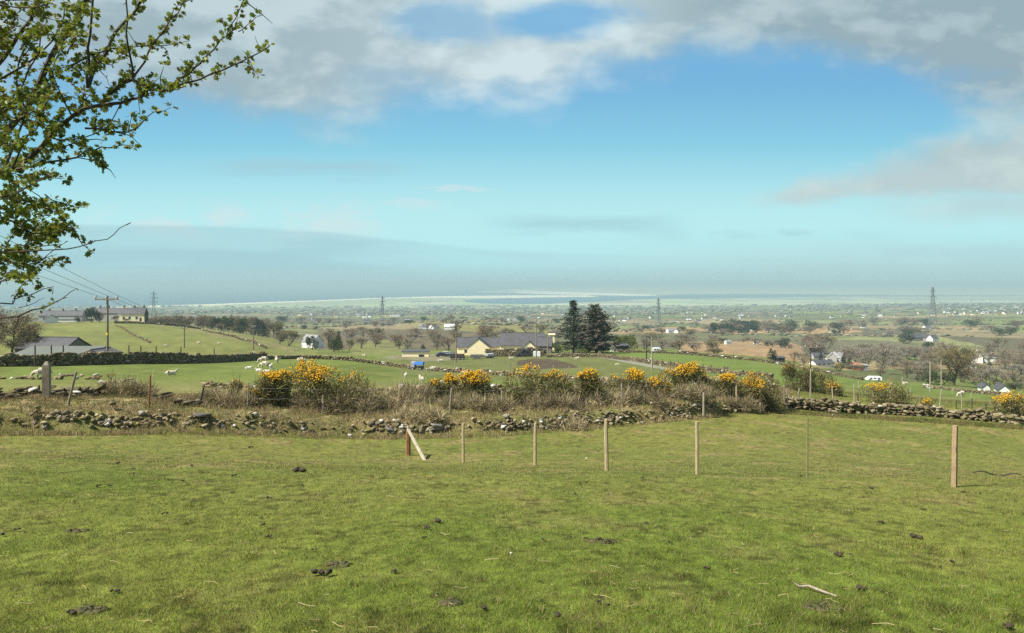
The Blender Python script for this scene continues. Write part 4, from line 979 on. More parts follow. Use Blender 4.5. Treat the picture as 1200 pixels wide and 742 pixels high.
# ------------------------------------------------------------------ gorse, bramble and scrub
def shrub_mesh(rng, W, Hh, D, n, lump, cols, ln, wd, up=.35, low=.1):
    """n spiny shoots spread through a lumpy crown; returns (V, F, C, tips) """
    cx = np.stack([rng.uniform(-.5, .5, lump) * W, rng.uniform(-.35, .35, lump) * D, rng.uniform(.35, .74, lump) * Hh], 1)
    cx[:, 2] *= np.sqrt(np.clip(1.1 - (cx[:, 0] / (W * .62))**2, .15, 1))
    cr = rng.uniform(.16, .30, lump) * min(W, Hh * 1.6)
    k = rng.randint(0, lump, n)
    d = rng.randn(n, 3); d /= np.linalg.norm(d, axis=1)[:, None]
    r = cr[k] * rng.uniform(.25, 1.0, n)**.55
    p = cx[k] + d * r[:, None]; 
    lowm = rng.rand(n) < low
    p[lowm] = np.stack([rng.uniform(-.5, .5, lowm.sum()) * W, rng.uniform(-.4, .4, lowm.sum()) * D, rng.uniform(0, .4, lowm.sum()) * Hh], 1)
    p[:, 2] = np.maximum(p[:, 2], .02)
    g = d + np.array([0, 0, up]) + .45 * rng.randn(n, 3); g /= np.linalg.norm(g, axis=1)[:, None]
    L_ = ln * rng.uniform(.5, 1.4, n)
    s = np.cross(g, rng.randn(n, 3)); s /= np.linalg.norm(s, axis=1)[:, None] + 1e-9
    w_ = wd * rng.uniform(.6, 1.4, n)
    V = np.stack([p - s * w_[:, None], p + s * w_[:, None], p + g * L_[:, None]], 1)
    hN = p[:, 2] / Hh
    ci = rng.choice(len(cols), n, p=[c[1] for c in cols]); C = np.array([c[0] for c in cols])[ci] * rng.uniform(.6, 1.35, (n, 1))
    return V.reshape(-1, 3), np.arange(3 * n).reshape(n, 3), np.repeat(C, 3, 0), p + g * L_[:, None] * .8, hN, d
GC = [((.105, .120, .036), .34), ((.170, .172, .050), .26), ((.200, .150, .078), .22), ((.31, .26, .145), .18)]
BC = [((.26, .205, .122), .36), ((.18, .142, .090), .16), ((.39, .325, .195), .30), ((.20, .20, .075), .18)]
def stems(mb, rng, W, D, Hh, n, r=.012):
    for _ in range(n):
        x, y = rng.uniform(-.38, .38) * W, rng.uniform(-.3, .3) * D
        q = Vector((x, y, -.1)); d = Vector((x * .5 + rng.randn() * .12, y * .4 + rng.randn() * .12, Hh * .8))
        mb.tube([q, q + d * .5 + Vector((rng.randn() * .06, rng.randn() * .06, 0)), q + d], [r, r * .7, r * .3], 4)
def gorse(label, px, Y, wpx, hpx, n, fl, fz=.55, side=None, dark=1.0, D=None, group='gorse bushes along the hedge bank', cols=None, fdens=1.0, name='gorse_bush', cat='gorse bush'):
    rng = np.random.RandomState(int(px * 5 + Y)); s = Y / F; W, Hh = wpx * s, hpx * s; D = D or min(W * .7, 2.2)
    root = thing(name, label, cat, P(px, Y, -.05), 0, group)
    V, Fc, C, tips, hN, d = shrub_mesh(rng, W, Hh, D, n, max(5, int(W / Hh * 7)), cols or GC, .17 if cols is None else .26, .015 if cols is None else .010, up=.35 if cols is None else .7, low=.28)
    wisp = rng.rand(len(V) // 3) < .10; V3 = V.reshape(-1, 3, 3); V3[wisp, 2] += (V3[wisp, 2] - V3[wisp, 0]) * rng.uniform(.6, 1.8, (wisp.sum(), 1)) + np.array([0, 0, .06]); V = V3.reshape(-1, 3)
    np_mesh('foliage', V, Fc, M['gorse'], C * dark, root)
    mb = MB(); stems(mb, rng, W, D, Hh, 14 + int(W * 8)); mb.build('stems', M['trunk'], root)
    if fl:
        pr = smooth(fz, 1.0, hN) * (d[:, 2] > -.15) * (.35 + .65 * smooth(.42, .60, fbm(tips[:, 0] / .45 + px, tips[:, 1] / .45, 5, 3)))
        if side is not None: pr = pr * smooth(side[0], side[1], tips[:, 0] / W)
        pr = pr * (.25 + .75 * smooth(.4, .6, fbm(tips[:, 0] / .28, tips[:, 2] / .28 + px, 9, 2))); pr = pr / max(pr.sum(), 1e-9)
        fl = int(min(fl, (pr > 0).sum()))
        k = rng.choice(len(tips), fl, p=pr)
        q = tips[k] + rng.randn(fl, 3) * .03
        v, f, ix = blobs(q, np.abs(rng.uniform(.020, .042, (fl, 3))), rng, (np.array([[0, 0, 1], [1, 0, 0], [0, 1, 0], [-1, 0, 0], [0, -1, 0], [0, 0, -1.]]), np.array([[0, 1, 2], [0, 2, 3], [0, 3, 4], [0, 4, 1], [5, 2, 1], [5, 3, 2], [5, 4, 3], [5, 1, 4]])), 1.0, True, .2)
        np_mesh('flowers', v, f, M['flower'], None, root)
    return root
gorse('largest gorse bush, broad and brown with yellow heads along its top', 362, 31.5, 108, 54, 12500, 1000, .62, None, 1.0, 2.4)
gorse('rounded bright yellow gorse head at the left flank of the largest bush', 320, 31.0, 40, 50, 3800, 620, .58, None, 1.0)
gorse('dense gorse with brilliant yellow clumps left of the grey leaning post', 522, 35.0, 30, 38, 3200, 420, .55)
gorse('low wide gorse with brilliant yellow top right of the grey leaning post', 556, 34.6, 44, 38, 5200, 900, .60)
gorse('olive gorse with few flowers above the second new post', 627, 35.5, 62, 40, 7000, 330, .62, None, .95)
gorse('dark gorse with an orange crown left of the timber triangle', 678, 36.3, 44, 45, 5200, 330, .72, None, .85)
gorse('small yellow gorse behind the pale post right of the timber triangle', 738, 37.4, 34, 40, 4200, 480, .55)
gorse('low orange gorse with a sparse top between two pale posts', 768, 38.0, 32, 32, 3200, 230, .5)
gorse('golden gorse in the middle of the hedge left of the pale-capped post', 806, 39.5, 46, 42, 6000, 900, .50)
gorse('low golden gorse between the pale-capped post and the straw-coloured post', 843, 40.2, 32, 34, 3600, 520, .55)
gorse('tall green gorse with orange left side near the cluster of posts', 889, 40.6, 50, 44, 6800, 700, .42, (.22, -.1), .95)
gorse('dark leafless shrub behind the cluster of posts', 935, 47, 30, 34, 3600, 25, .6, None, .7)
gorse('dark low shrub sloping down right of the cluster of posts', 960, 48, 34, 24, 3000, 10, .6, None, .75)
gorse('small spreading gorse with yellow tips right of the dark shrub', 977, 47, 20, 18, 1600, 110, .4)
gorse('low brown-topped gorse growing on the drystone wall', 1040, 45.5, 42, 26, 3600, 260, .55, (.1, -.3))
gorse('tiny yellow gorse tuft on the drystone wall', 1086, 43.6, 10, 18, 700, 70, .4)
gorse('gorse at the right edge with yellow heads behind the leaning post', 1186, 43.2, 42, 26, 4200, 430, .5)
gorse('dark gorse patch in the field beyond the right wall', 1188, 88, 30, 9, 1100, 14, .5, None, .75, 3)
gorse('single yellow gorse sprig left of the largest bush', 295, 30.6, 14, 30, 900, 60, .3)
gorse('small gorse with yellow specks by the grey stretch of wall', 274, 33, 17, 28, 1000, 20, .4, None, 1.2)
GB = 'brown bramble thickets in the hedge'
def bramble(label, px, Y, wpx, hpx, n, dark=1.0): return gorse(label, px, Y, wpx, hpx * .60, int(n * .75), 0, dark=dark, cols=BC, group=GB, name='bramble', cat='bramble', D=1.6)
bramble('brown bramble thicket behind the upright brown post', 148, 28.3, 66, 30, 4600)
bramble('straggly bramble left of the largest gorse', 262, 30.0, 60, 38, 5200, 1.05)
bramble('dark bramble under the front of the largest gorse', 390, 30.6, 90, 42, 7600, .8)
bramble('reddish bramble right of the largest gorse', 455, 33.2, 70, 34, 6200, 1.1)
bramble('brown thicket with a tall tip between largest gorse and yellow clumps', 484, 34.2, 44, 44, 4200, 1.0)
bramble('grey-brown thicket under the brilliant yellow gorse', 560, 33.4, 80, 26, 5200, .95)
bramble('dark bramble at the foot of the olive gorse', 650, 34.2, 70, 30, 5200, .75)
bramble('pale brown thicket below the stones with the timber triangle', 708, 36.0, 46, 26, 3200, 1.3)
bramble('dark brown thicket under the small yellow gorse', 750, 36.4, 56, 28, 4600, .85)
bramble('brown thicket below the golden gorse', 806, 38.0, 64, 26, 5000, 1.0)
bramble('dark bramble at the foot of the tall green gorse', 868, 39.6, 50, 24, 3600, .8)
bramble('rusty scrub on the bank around the braced post', 490, 30.0, 60, 18, 2600, 1.2)
bramble('brown growth over the bank stones right of the second new post', 660, 31.9, 50, 16, 2000, 1.1)
# two dead umbel stalks at the left
def umbel(label, px, py0, Y):
    p = P(px, Y); h = 18 * Y / F * 1.4; mb = MB(); rng = random.Random(px)
    mb.tube([(0, 0, 0), (.02, 0, h * .6), (.0, 0, h * .8)], .008, 5)
    for k in range(9):
        a = rng.uniform(0, 6.3); q = Vector((math.cos(a) * .12, math.sin(a) * .12, h + rng.uniform(-.04, .04)))
        mb.tube([(0, 0, h * .8), q], [.005, .003], 4); mb.box(q, (.05, .05, .03))
    return tag(mb.build('dead_umbel', M['brownwood'], None, p), label, 'dead plant')
umbel('dead brown umbel stalk above the bramble, the taller right one', 130, 437, 28)
umbel('dead brown umbel stalk beside the dark slaty wall', 115, 450, 27.5)

# ------------------------------------------------------------------ dung, bare patches and sticks in the field
DG = 'dried sheep droppings on the front field'
rng = np.random.RandomState(17)
for i, (px, py, w) in enumerate([(139, 544, 5), (156, 551, 4), (156, 557, 5), (115, 571, 6), (129, 571, 4), (213, 566, 5), (202, 567, 3), (224, 547, 4), (293, 525, 5), (350, 553, 13), (275, 559, 6), (355, 570, 4), (272, 579, 4), (314, 585, 5), (192, 604, 6), (306, 609, 4), (310, 617, 6), (316, 631, 6), (367, 646, 5), (137, 695, 7), (20, 623, 6), (28, 626, 4), (377, 675, 15), (513, 613, 9), (499, 621, 7), (497, 632, 5), (637, 635, 5), (686, 633, 6), (700, 634, 7), (713, 637, 8), (460, 672, 7), (568, 716, 9), (702, 703, 6), (704, 709, 6), (713, 713, 6), (635, 707, 4), (588, 541, 4), (753, 561, 4), (675, 581, 5), (785, 638, 5), (757, 615, 5), (827, 668, 7), (1008, 692, 10), (1033, 614, 6), (1073, 631, 10), (981, 652, 9), (997, 652, 4), (1102, 667, 5), (1117, 660, 7), (1020, 573, 6), (1083, 599, 5), (1130, 578, 4), (1148, 580, 5), (938, 559, 4), (2, 629, 7), (1180, 738, 12), (84, 722, 10)]):
    p = AT(px, py, 4.3, 24) + Vector((0, 0, .020)); s = 1.1 * w * p.y / F; k = rng.randint(3, 7)
    c = np.stack([rng.randn(k) * s * .25, rng.randn(k) * s * .22, rng.uniform(.2, .5, k) * s * .4], 1)
    v, f, ix = blobs(c, rng.uniform(.18, .34, (k, 3)) * s * np.array([1, 1, .62]), rng, ICO2 if w > 6 else ICO1, .95, True, .09)
    o = np_mesh('dung', v, f, M['dung']); o.location = p
    if w >= 13: tag(o, 'large spread dropping near the left of the front field, %s' % ('lower and larger' if py > 600 else 'below the braced post'), 'dung', DG)
    else: tag(o, 'dark dried dropping lying in the short grass of the front field', 'dung', DG)
def patch(label, px, py, wpx, hpx):
    p = AT(px, py, 4.3, 24); s = p.y / F; rng = np.random.RandomState(px); k = 60
    a = rng.uniform(0, 6.28, k); r = rng.rand(k)**.6
    X = p.x + np.cos(a) * r * wpx * s * .5; Yy = p.y + np.sin(a) * r * hpx * s * 2.0
    z = H(X, Yy) + .003
    v, f, ix = blobs(np.stack([X, Yy, z], 1), np.stack([rng.uniform(.02, .06, k), rng.uniform(.02, .06, k), rng.uniform(.005, .011, k)], 1), rng, ICO1, .9, True, .12)
    o0 = np.array(p); o = np_mesh('bare_soil', v - o0, f, M['soil']); o.location = p
    return tag(o, label, 'bare soil')
patch('scrape of bare dark soil beside the large spread dropping', 396, 662, 26, 5); patch('bare soil patch under the lying stick', 963, 711, 50, 12); patch('dark bare scrape near the lower left of the field', 105, 716, 36, 6)
patch('bare soil scrape left of the half sunk brown stone', 528, 707, 20, 5); patch('faint bare patch in the left of the field', 90, 622, 24, 4); patch('bare speckled patch below the third new post', 706, 635, 34, 6)
mb = MB(); p0 = AT(937, 690, 5, 12); q = AT(982, 702, 5, 12) - p0
mb.tube([(0, 0, .02), q * .25 + Vector((0, 0, .045)), q * .6 + Vector((0, 0, .03)), q + Vector((0, 0, .02))], [.010, .013, .012, .007], 6); mb.tube([(0, 0, .02), (-.03, .06, .03)], [.009, .005], 5)
tag(mb.build('stick', M['oldwood'], None, p0), 'grey stick lying by the bare soil patch, near the bottom', 'stick')
mb = MB(); p0 = AT(1140, 548, 12, 22); q = AT(1197, 551, 12, 22) - p0; r_ = random.Random(4)
pts = [q * t_ + Vector((0, 0, .05 + .05 * math.sin(t_ * 9))) for t_ in np.linspace(0, 1, 9)]
mb.tube(pts, [.012 + .01 * math.sin(3.1 * t_) for t_ in np.linspace(.1, 1, 9)], 6)
for k in range(7):
    a = pts[k + 1]; mb.tube([a, a + Vector((r_.uniform(-.1, .2), r_.uniform(-.15, .15), r_.uniform(.03, .1)))], [.008, .003], 4)
tag(mb.build('dead_branch', M['darkwood'], None, p0), 'dark twiggy dead branch lying in grass at the right edge', 'branch')

# ------------------------------------------------------------------ trees: prototypes one metre tall
def tube_batch(segs, n=4):
    """segs: (k, p0, p1, r0, r1) as arrays -> V, F"""
    p0, p1, r0, r1 = segs; k = len(p0); d = p1 - p0; d = d / (np.linalg.norm(d, axis=1)[:, None] + 1e-9)
    a = np.cross(d, np.array([.31, .77, .55])); a /= np.linalg.norm(a, axis=1)[:, None]; b = np.cross(d, a)
    w = 2 * np.pi * np.arange(n) / n
    ring = a[:, None, :] * np.cos(w)[None, :, None] + b[:, None, :] * np.sin(w)[None, :, None]
    V = np.concatenate([p0[:, None] + ring * r0[:, None, None], p1[:, None] + ring * r1[:, None, None]], 1)
    q = np.array([[i, (i + 1) % n, n + (i + 1) % n, n + i] for i in range(n)])
    Fq = (q[None] + (np.arange(k) * 2 * n)[:, None, None]).reshape(-1, 4)
    return V.reshape(-1, 3), Fq
def branching(rng, fork=.28, spread=.75, levels=5, up=.35, shrink=.72, r0=.022, multi=1, l0=.27):
    segs, tips = [], []
    def grow(p, d, L_, r, lv):
        k = 3; q = p
        for i in range(k):
            d = (d + rng.randn(3) * .14 + np.array([0, 0, up * .10])); d /= np.linalg.norm(d)
            q2 = q + d * L_ / k; segs.append((q, q2, r * (1 - .12 * i), r * (1 - .12 * (i + 1)))); q = q2
            if lv <= levels - 1: tips.append((q, d, lv))
        if lv == 0: tips.append((q, d, lv)); return
        for _ in range(rng.randint(2, 4)):
            s = rng.randn(3); nd = d + spread * s / np.linalg.norm(s) + np.array([0, 0, up * .3]); nd /= np.linalg.norm(nd)
            grow(q, nd, L_ * rng.uniform(shrink - .12, shrink + .12), r * .62, lv - 1)
    for m_ in range(multi):
        d = np.array([rng.randn() * (.05 if multi == 1 else .45), rng.randn() * (.05 if multi == 1 else .45), 1.0])
        grow(np.array([rng.randn() * .02 * (multi > 1), rng.randn() * .02 * (multi > 1), -.03]), d / np.linalg.norm(d), l0 + .03, r0, levels)
    return segs, tips
def rounded(rng, wide=.36, low=.16, n=34, sub=5, r0=.018, peak=.55):
    """a bare crown branching from low down: leader, boughs, twigs"""
    segs, tips = [], []; p = np.array([0, 0, -.03]); d = np.array([0, 0, 1.0]); ld = [p]
    for i in range(8):
        d = d + rng.randn(3) * .10 + np.array([0, 0, .1]); d /= np.linalg.norm(d); q = p + d * .098; segs.append((p, q, r0 * (1 - i / 9), r0 * (1 - (i + 1) / 9))); p = q; ld.append(p)
    ld = np.array(ld)
    for i in range(n):
        f = low + (.95 - low) * (i + rng.rand()) / n; k = f * 8; j = min(int(k), 7); c = ld[j] + (ld[j + 1] - ld[j]) * (k - j)
        L_ = wide * (math.sin(math.pi * min(1, max(.12, (f - low * .6) / (1.08 - low * .6)))**(.5 / peak * 1.1))) * rng.uniform(.65, 1.2) + .05
        a = rng.uniform(0, 6.283); d = np.array([math.cos(a), math.sin(a), rng.uniform(.15, .75) + .5 * f]); d /= np.linalg.norm(d); q = c; r = r0 * (.42 - .28 * f)
        for s_ in range(4):
            d = d + rng.randn(3) * .16 + np.array([0, 0, .05]); d /= np.linalg.norm(d); q2 = q + d * L_ / 4; segs.append((q, q2, r * (1 - s_ / 5), r * (1 - (s_ + 1) / 5))); q = q2; tips.append((q, d, 0))
            for _ in range(sub if s_ else 1):
                e = d + rng.randn(3) * .75; e /= np.linalg.norm(e); l2 = L_ * rng.uniform(.15, .38); q3 = q + e * l2; segs.append((q, q3, r * .4, r * .12)); tips.append((q + e * l2 * .5, e, 0)); tips.append((q3, e, 0))
    return segs, tips
def finish_tree(name, segs, V2, F2, C2, label, cat='tree', crown='crown', trunkm='trunk', crownm='twig'):
    S_ = [np.array([s[i] for s in segs]) for i in range(4)]
    V, Fq = tube_batch(S_)
    zmax = max(V[:, 2].max(), V2[:, 2].max()); V = V / zmax; V2 = V2 / zmax
    root = thing(name, label, cat)
    np_mesh('trunk', V, Fq, M[trunkm], None, root)
    np_mesh(crown, V2, F2, M[crownm], C2, root)
    pr = Proto(root); pr.wide = 2 * np.percentile(np.hypot(V2[:, 0], V2[:, 1]), 96); return pr
def slivers(P0, D, rng, n, ln, wd, jit, cols, grav=0.0):
    k = rng.randint(0, len(P0), n); g = D[k] + .8 * rng.randn(n, 3) + np.array([0, 0, grav]); g /= np.linalg.norm(g, axis=1)[:, None]
    p = P0[k] + rng.randn(n, 3) * jit; s = np.cross(g, rng.randn(n, 3)); s /= np.linalg.norm(s, axis=1)[:, None]
    L_ = (ln * rng.uniform(.5, 1.4, n))[:, None]; w_ = (wd * rng.uniform(.6, 1.4, n))[:, None]
    V = np.stack([p - s * w_, p + s * w_, p + g * L_], 1); V[..., 2] = np.maximum(V[..., 2], .01)
    C = np.array(cols)[rng.randint(0, len(cols), n)] * rng.uniform(.6, 1.35, (n, 1))
    return V.reshape(-1, 3), np.arange(3 * n).reshape(n, 3), np.repeat(C, 3, 0)
BROWN = [(.215, .165, .110), (.165, .128, .088), (.25, .20, .135)]
OLIVE = [(.19, .175, .080), (.155, .140, .068), (.22, .195, .095)]
GREYB = [(.235, .205, .160), (.19, .165, .13), (.27, .235, .18)]
BUD = [(.165, .135, .050), (.20, .155, .060), (.135, .112, .046)]
DARK = [(.034, .050, .028), (.048, .064, .034), (.026, .038, .022)]
DARK2 = [(.058, .080, .036), (.080, .092, .042), (.046, .060, .030)]
FRESH = [(.095, .125, .030), (.120, .145, .036), (.075, .100, .028)]
def bare(seed, cols, n=3800, ln=.062, wd=.0036, multi=1, spread=.60, levels=5, l0=.36, name='bare_tree', up=.75, jit=.030, cat='tree', r0=.020, low=.20):
    rng = np.random.RandomState(seed); segs, tips = branching(rng, levels=levels, multi=multi, spread=spread, l0=l0, up=up, r0=r0) if multi > 1 else rounded(rng, l0, low, r0=r0, n=int(34 if l0 < .45 else 46))
    P0 = np.array([t[0] for t in tips]); D = np.array([t[1] for t in tips])
    V, Fc, C = slivers(P0, D, rng, n, ln, wd, jit, cols, .2)
    return finish_tree(name, segs, V, Fc, C, 'bare tree', cat)
def leafy(seed, cols, n=4200, name='dark_shrub', ln=.05, wd=.013, lump=9, W=1.0, cat='tree', low=.05):
    rng = np.random.RandomState(seed); segs, tips = branching(rng, levels=3, multi=4, l0=.3, spread=.6)
    c = np.stack([rng.uniform(-.36, .36, lump) * W, rng.uniform(-.36, .36, lump) * W, rng.uniform(.30, .74, lump)], 1); r = rng.uniform(.17, .30, lump)
    c[:, 2] *= 1.05 - .8 * (c[:, 0]**2 + c[:, 1]**2)
    k = rng.randint(0, lump, n); d = rng.randn(n, 3); d /= np.linalg.norm(d, axis=1)[:, None]
    p = c[k] + d * (r[k] * rng.uniform(.4, 1.0, n)**.5)[:, None]
    g = d + .6 * rng.randn(n, 3); g /= np.linalg.norm(g, axis=1)[:, None]; s = np.cross(g, rng.randn(n, 3)); s /= np.linalg.norm(s, axis=1)[:, None]
    L_ = (ln * rng.uniform(.5, 1.4, n))[:, None]; w_ = (wd * rng.uniform(.6, 1.4, n))[:, None]
    V = np.stack([p - s * w_, p + s * w_, p + g * L_], 1); V[..., 2] = np.maximum(V[..., 2], .0)
    C = np.array(cols)[rng.randint(0, len(cols), n)] * rng.uniform(.6, 1.35, (n, 1))
    return finish_tree(name, segs, V.reshape(-1, 3), np.arange(3 * n).reshape(n, 3), np.repeat(C, 3, 0), 'shrub', cat)
def conifer(seed, cols, whorls=30, per=7, base=.06, wid=.27, top=1.0, ragged=.25, sl=26, lean=0, tops=1, ln=.030, wd=.006, col2=None, shape=1.0, name='conifer_tree'):
    rng = np.random.RandomState(seed); segs = []; P0, D, T = [], [], []
    for t_ in range(tops):
        off = np.array([rng.randn() * .05, rng.randn() * .05, 0]) * (tops > 1); ht = top * (1 - .10 * t_)
        pts = [np.array([0, 0, -.03]), np.array([0, 0, .25]) + off * .5, np.array([0, 0, .6 * ht]) + off, np.array([0, 0, ht]) + off * 1.2]
        for i in range(3): segs.append((pts[i], pts[i + 1], .022 * (1 - .3 * i), .022 * (1 - .3 * (i + 1)) + .001))
        for w in range(whorls):
            f = (w + rng.rand()) / whorls; z = base + (ht - base) * f
            c = off * min(1, z) + np.array([0, 0, z]); R_ = wid * (1 - f)**shape * (1 if f > .12 else .75) + .012
            for b in range(per):
                a = rng.uniform(0, 2 * np.pi); L_ = R_ * rng.uniform(1 - ragged * 2, 1 + ragged)
                if L_ <= 0: continue
                out = np.array([math.cos(a), math.sin(a), rng.uniform(-.22, .12)]); mid = c + out * L_ * .6; end = c + out * L_ + np.array([0, 0, .10 * L_])
                segs.append((c, mid, .005, .0035)); segs.append((mid, end, .0035, .0012))
                k = int(sl * (.35 + L_ / wid)); u_ = rng.uniform(.25, 1.05, k)[:, None]
                q = np.where(u_ < .6, c + (mid - c) * u_ / .6, mid + (end - mid) * (u_ - .6) / .4)
                P0.append(q + rng.randn(k, 3) * .008); dd = np.tile(out, (k, 1)) + .7 * rng.randn(k, 3); dd[:, 2] -= .25; D.append(dd); T.append(rng.rand() * np.ones(k))
    P0 = np.concatenate(P0); D = np.concatenate(D); T = np.concatenate(T); n = len(P0); D /= np.linalg.norm(D, axis=1)[:, None]
    s = np.cross(D, rng.randn(n, 3)); s /= np.linalg.norm(s, axis=1)[:, None]
    L_ = (ln * rng.uniform(.6, 1.5, n))[:, None]; w_ = (wd * rng.uniform(.6, 1.4, n))[:, None]
    V = np.stack([P0 - s * w_, P0 + s * w_, P0 + D * L_], 1)
    C = np.array(cols)[rng.randint(0, len(cols), n)] * rng.uniform(.6, 1.4, (n, 1))
    if col2 is not None: m_ = T < .38; C[m_] = np.array(col2) * rng.uniform(.6, 1.4, (m_.sum(), 1))
    return finish_tree(name, segs, V.reshape(-1, 3), np.arange(3 * n).reshape(n, 3), np.repeat(C, 3, 0), 'conifer', crownm='needles')

T_spruce = conifer(11, DARK, 32, 8, .07, .27, 1.0, .40, 26, ln=.034, wd=.0060)
T_old = conifer(12, DARK, 28, 7, .05, .25, 1.0, .46, 26, tops=3, ln=.036, wd=.0065, col2=(.135, .105, .080), shape=.5)
T_fir = conifer(13, DARK, 16, 7, .05, .30, 1.0, .15, 12, ln=.06, wd=.014)
T_b1 = bare(21, BROWN); T_b2 = bare(22, GREYB, 3400, .066); T_b3 = bare(23, OLIVE, 4200, .06, .0042)
T_oak = bare(31, BUD, 9000, .036, .0036, l0=.56, r0=.034, jit=.026, name='oak_tree', low=.26)
T_thick = bare(24, GREYB, 3600, .07, .0048, 5, .6, 4, .34, name='thicket', cat='bush'); T_thick2 = bare(25, BROWN, 3600, .07, .0048, 5, .6, 4, .34, name='thicket', cat='bush'); T_thick3 = bare(26, OLIVE, 4000, .07, .0055, 5, .6, 4, .34, name='thicket', cat='bush')
T_dark = leafy(41, DARK2, name='evergreen_shrub', cat='shrub'); T_dark2 = leafy(42, DARK, name='evergreen_shrub', cat='shrub', W=1.3); T_fresh = leafy(43, FRESH, name='leafy_bush', cat='bush', W=1.2)
def tree(proto, label, px, Y, hpx, wpx=None, group=None, dz=0):
    s = Y / F; h = hpx * s; rng = random.Random(px * 31 + Y)
    w = (wpx * s / proto.wide if wpx else h); 
    return proto.put(P(px, Y, dz), rng.uniform(0, 6.28), (w, w, h), label, group)

G = 'trees around the farms and fields'
tree(T_spruce, 'tall dark pointed spruce beside the farm, left of its ragged neighbour', 672, 232, 63, 44, G)
tree(T_old, 'broad ragged dark conifer with brown dead branches, right of the pointed spruce', 699, 230, 59, 47, G)
tree(T_fir, 'small dark triangular conifer behind the cream shed', 495.5, 262, 12, 12, G)
tree(T_b1, 'large bare hawthorn-like tree above the grey farmhouse roof at left edge', 14, 108, 58, 62, G)
tree(T_b3, 'second bare tree overlapping the large one at the left edge', 34, 118, 44, 40, G); tree(T_b2, 'bare tree cut by the left picture edge', -12, 112, 62, 52, G)
tree(T_dark2, 'dark rounded tree standing before the long terrace on the hill', 108, 402, 19, 20, G); tree(T_b1, 'bare dark tree touching the rounded dark one on the hill', 117, 404, 14, 13, G)
tree(T_thick3, 'shrub in front of the terrace next to the power pole', 138, 404, 9, 13, G); tree(T_thick2, 'brown garden shrub before the end of the terrace', 148, 405, 6, 10, G); tree(T_dark, 'small dark garden shrub left of the rounded dark tree', 91, 404, 7, 8, G)
WD = 'trees of the brown wood behind the left hill'
rng = np.random.RandomState(8)
for i in range(58):
    px = 168 + 156 * (i / 57.0) + rng.uniform(-4, 4); Y = rng.uniform(470, 560)
    dkk = (250 < px < 312) and rng.rand() < .5
    pr = [T_b1, T_b1, T_thick2, T_b2, T_b3][rng.randint(5)]
    top = np.interp(px, [168, 185, 230, 270, 300, 325], [376, 370, 368, 367.5, 369, 374]) + rng.uniform(-1.5, 3)
    g = P(px, Y); gy = PY0 - F * g.z / Y
    if dkk: tree([T_dark2, T_dark, T_fir][rng.randint(3)], 'dark evergreen among the brown trees of the wood behind the left hill', px, Y - 25, max(10, gy - top - 3), rng.uniform(9, 15), 'dark evergreens in the brown wood')
    else: tree(pr, 'bare brown tree in the wood that lines the back of the left hill', px, Y, max(9, gy - top), rng.uniform(13, 20), WD)
for i in range(9): tree([T_thick2, T_thick3, T_dark][i % 3], 'low brown bush at the foot of the wood, along the hill edge', 262 + i * 9 + rng.uniform(-3, 3), 445, rng.uniform(7, 11), rng.uniform(11, 15), 'bushes at the foot of the brown wood')
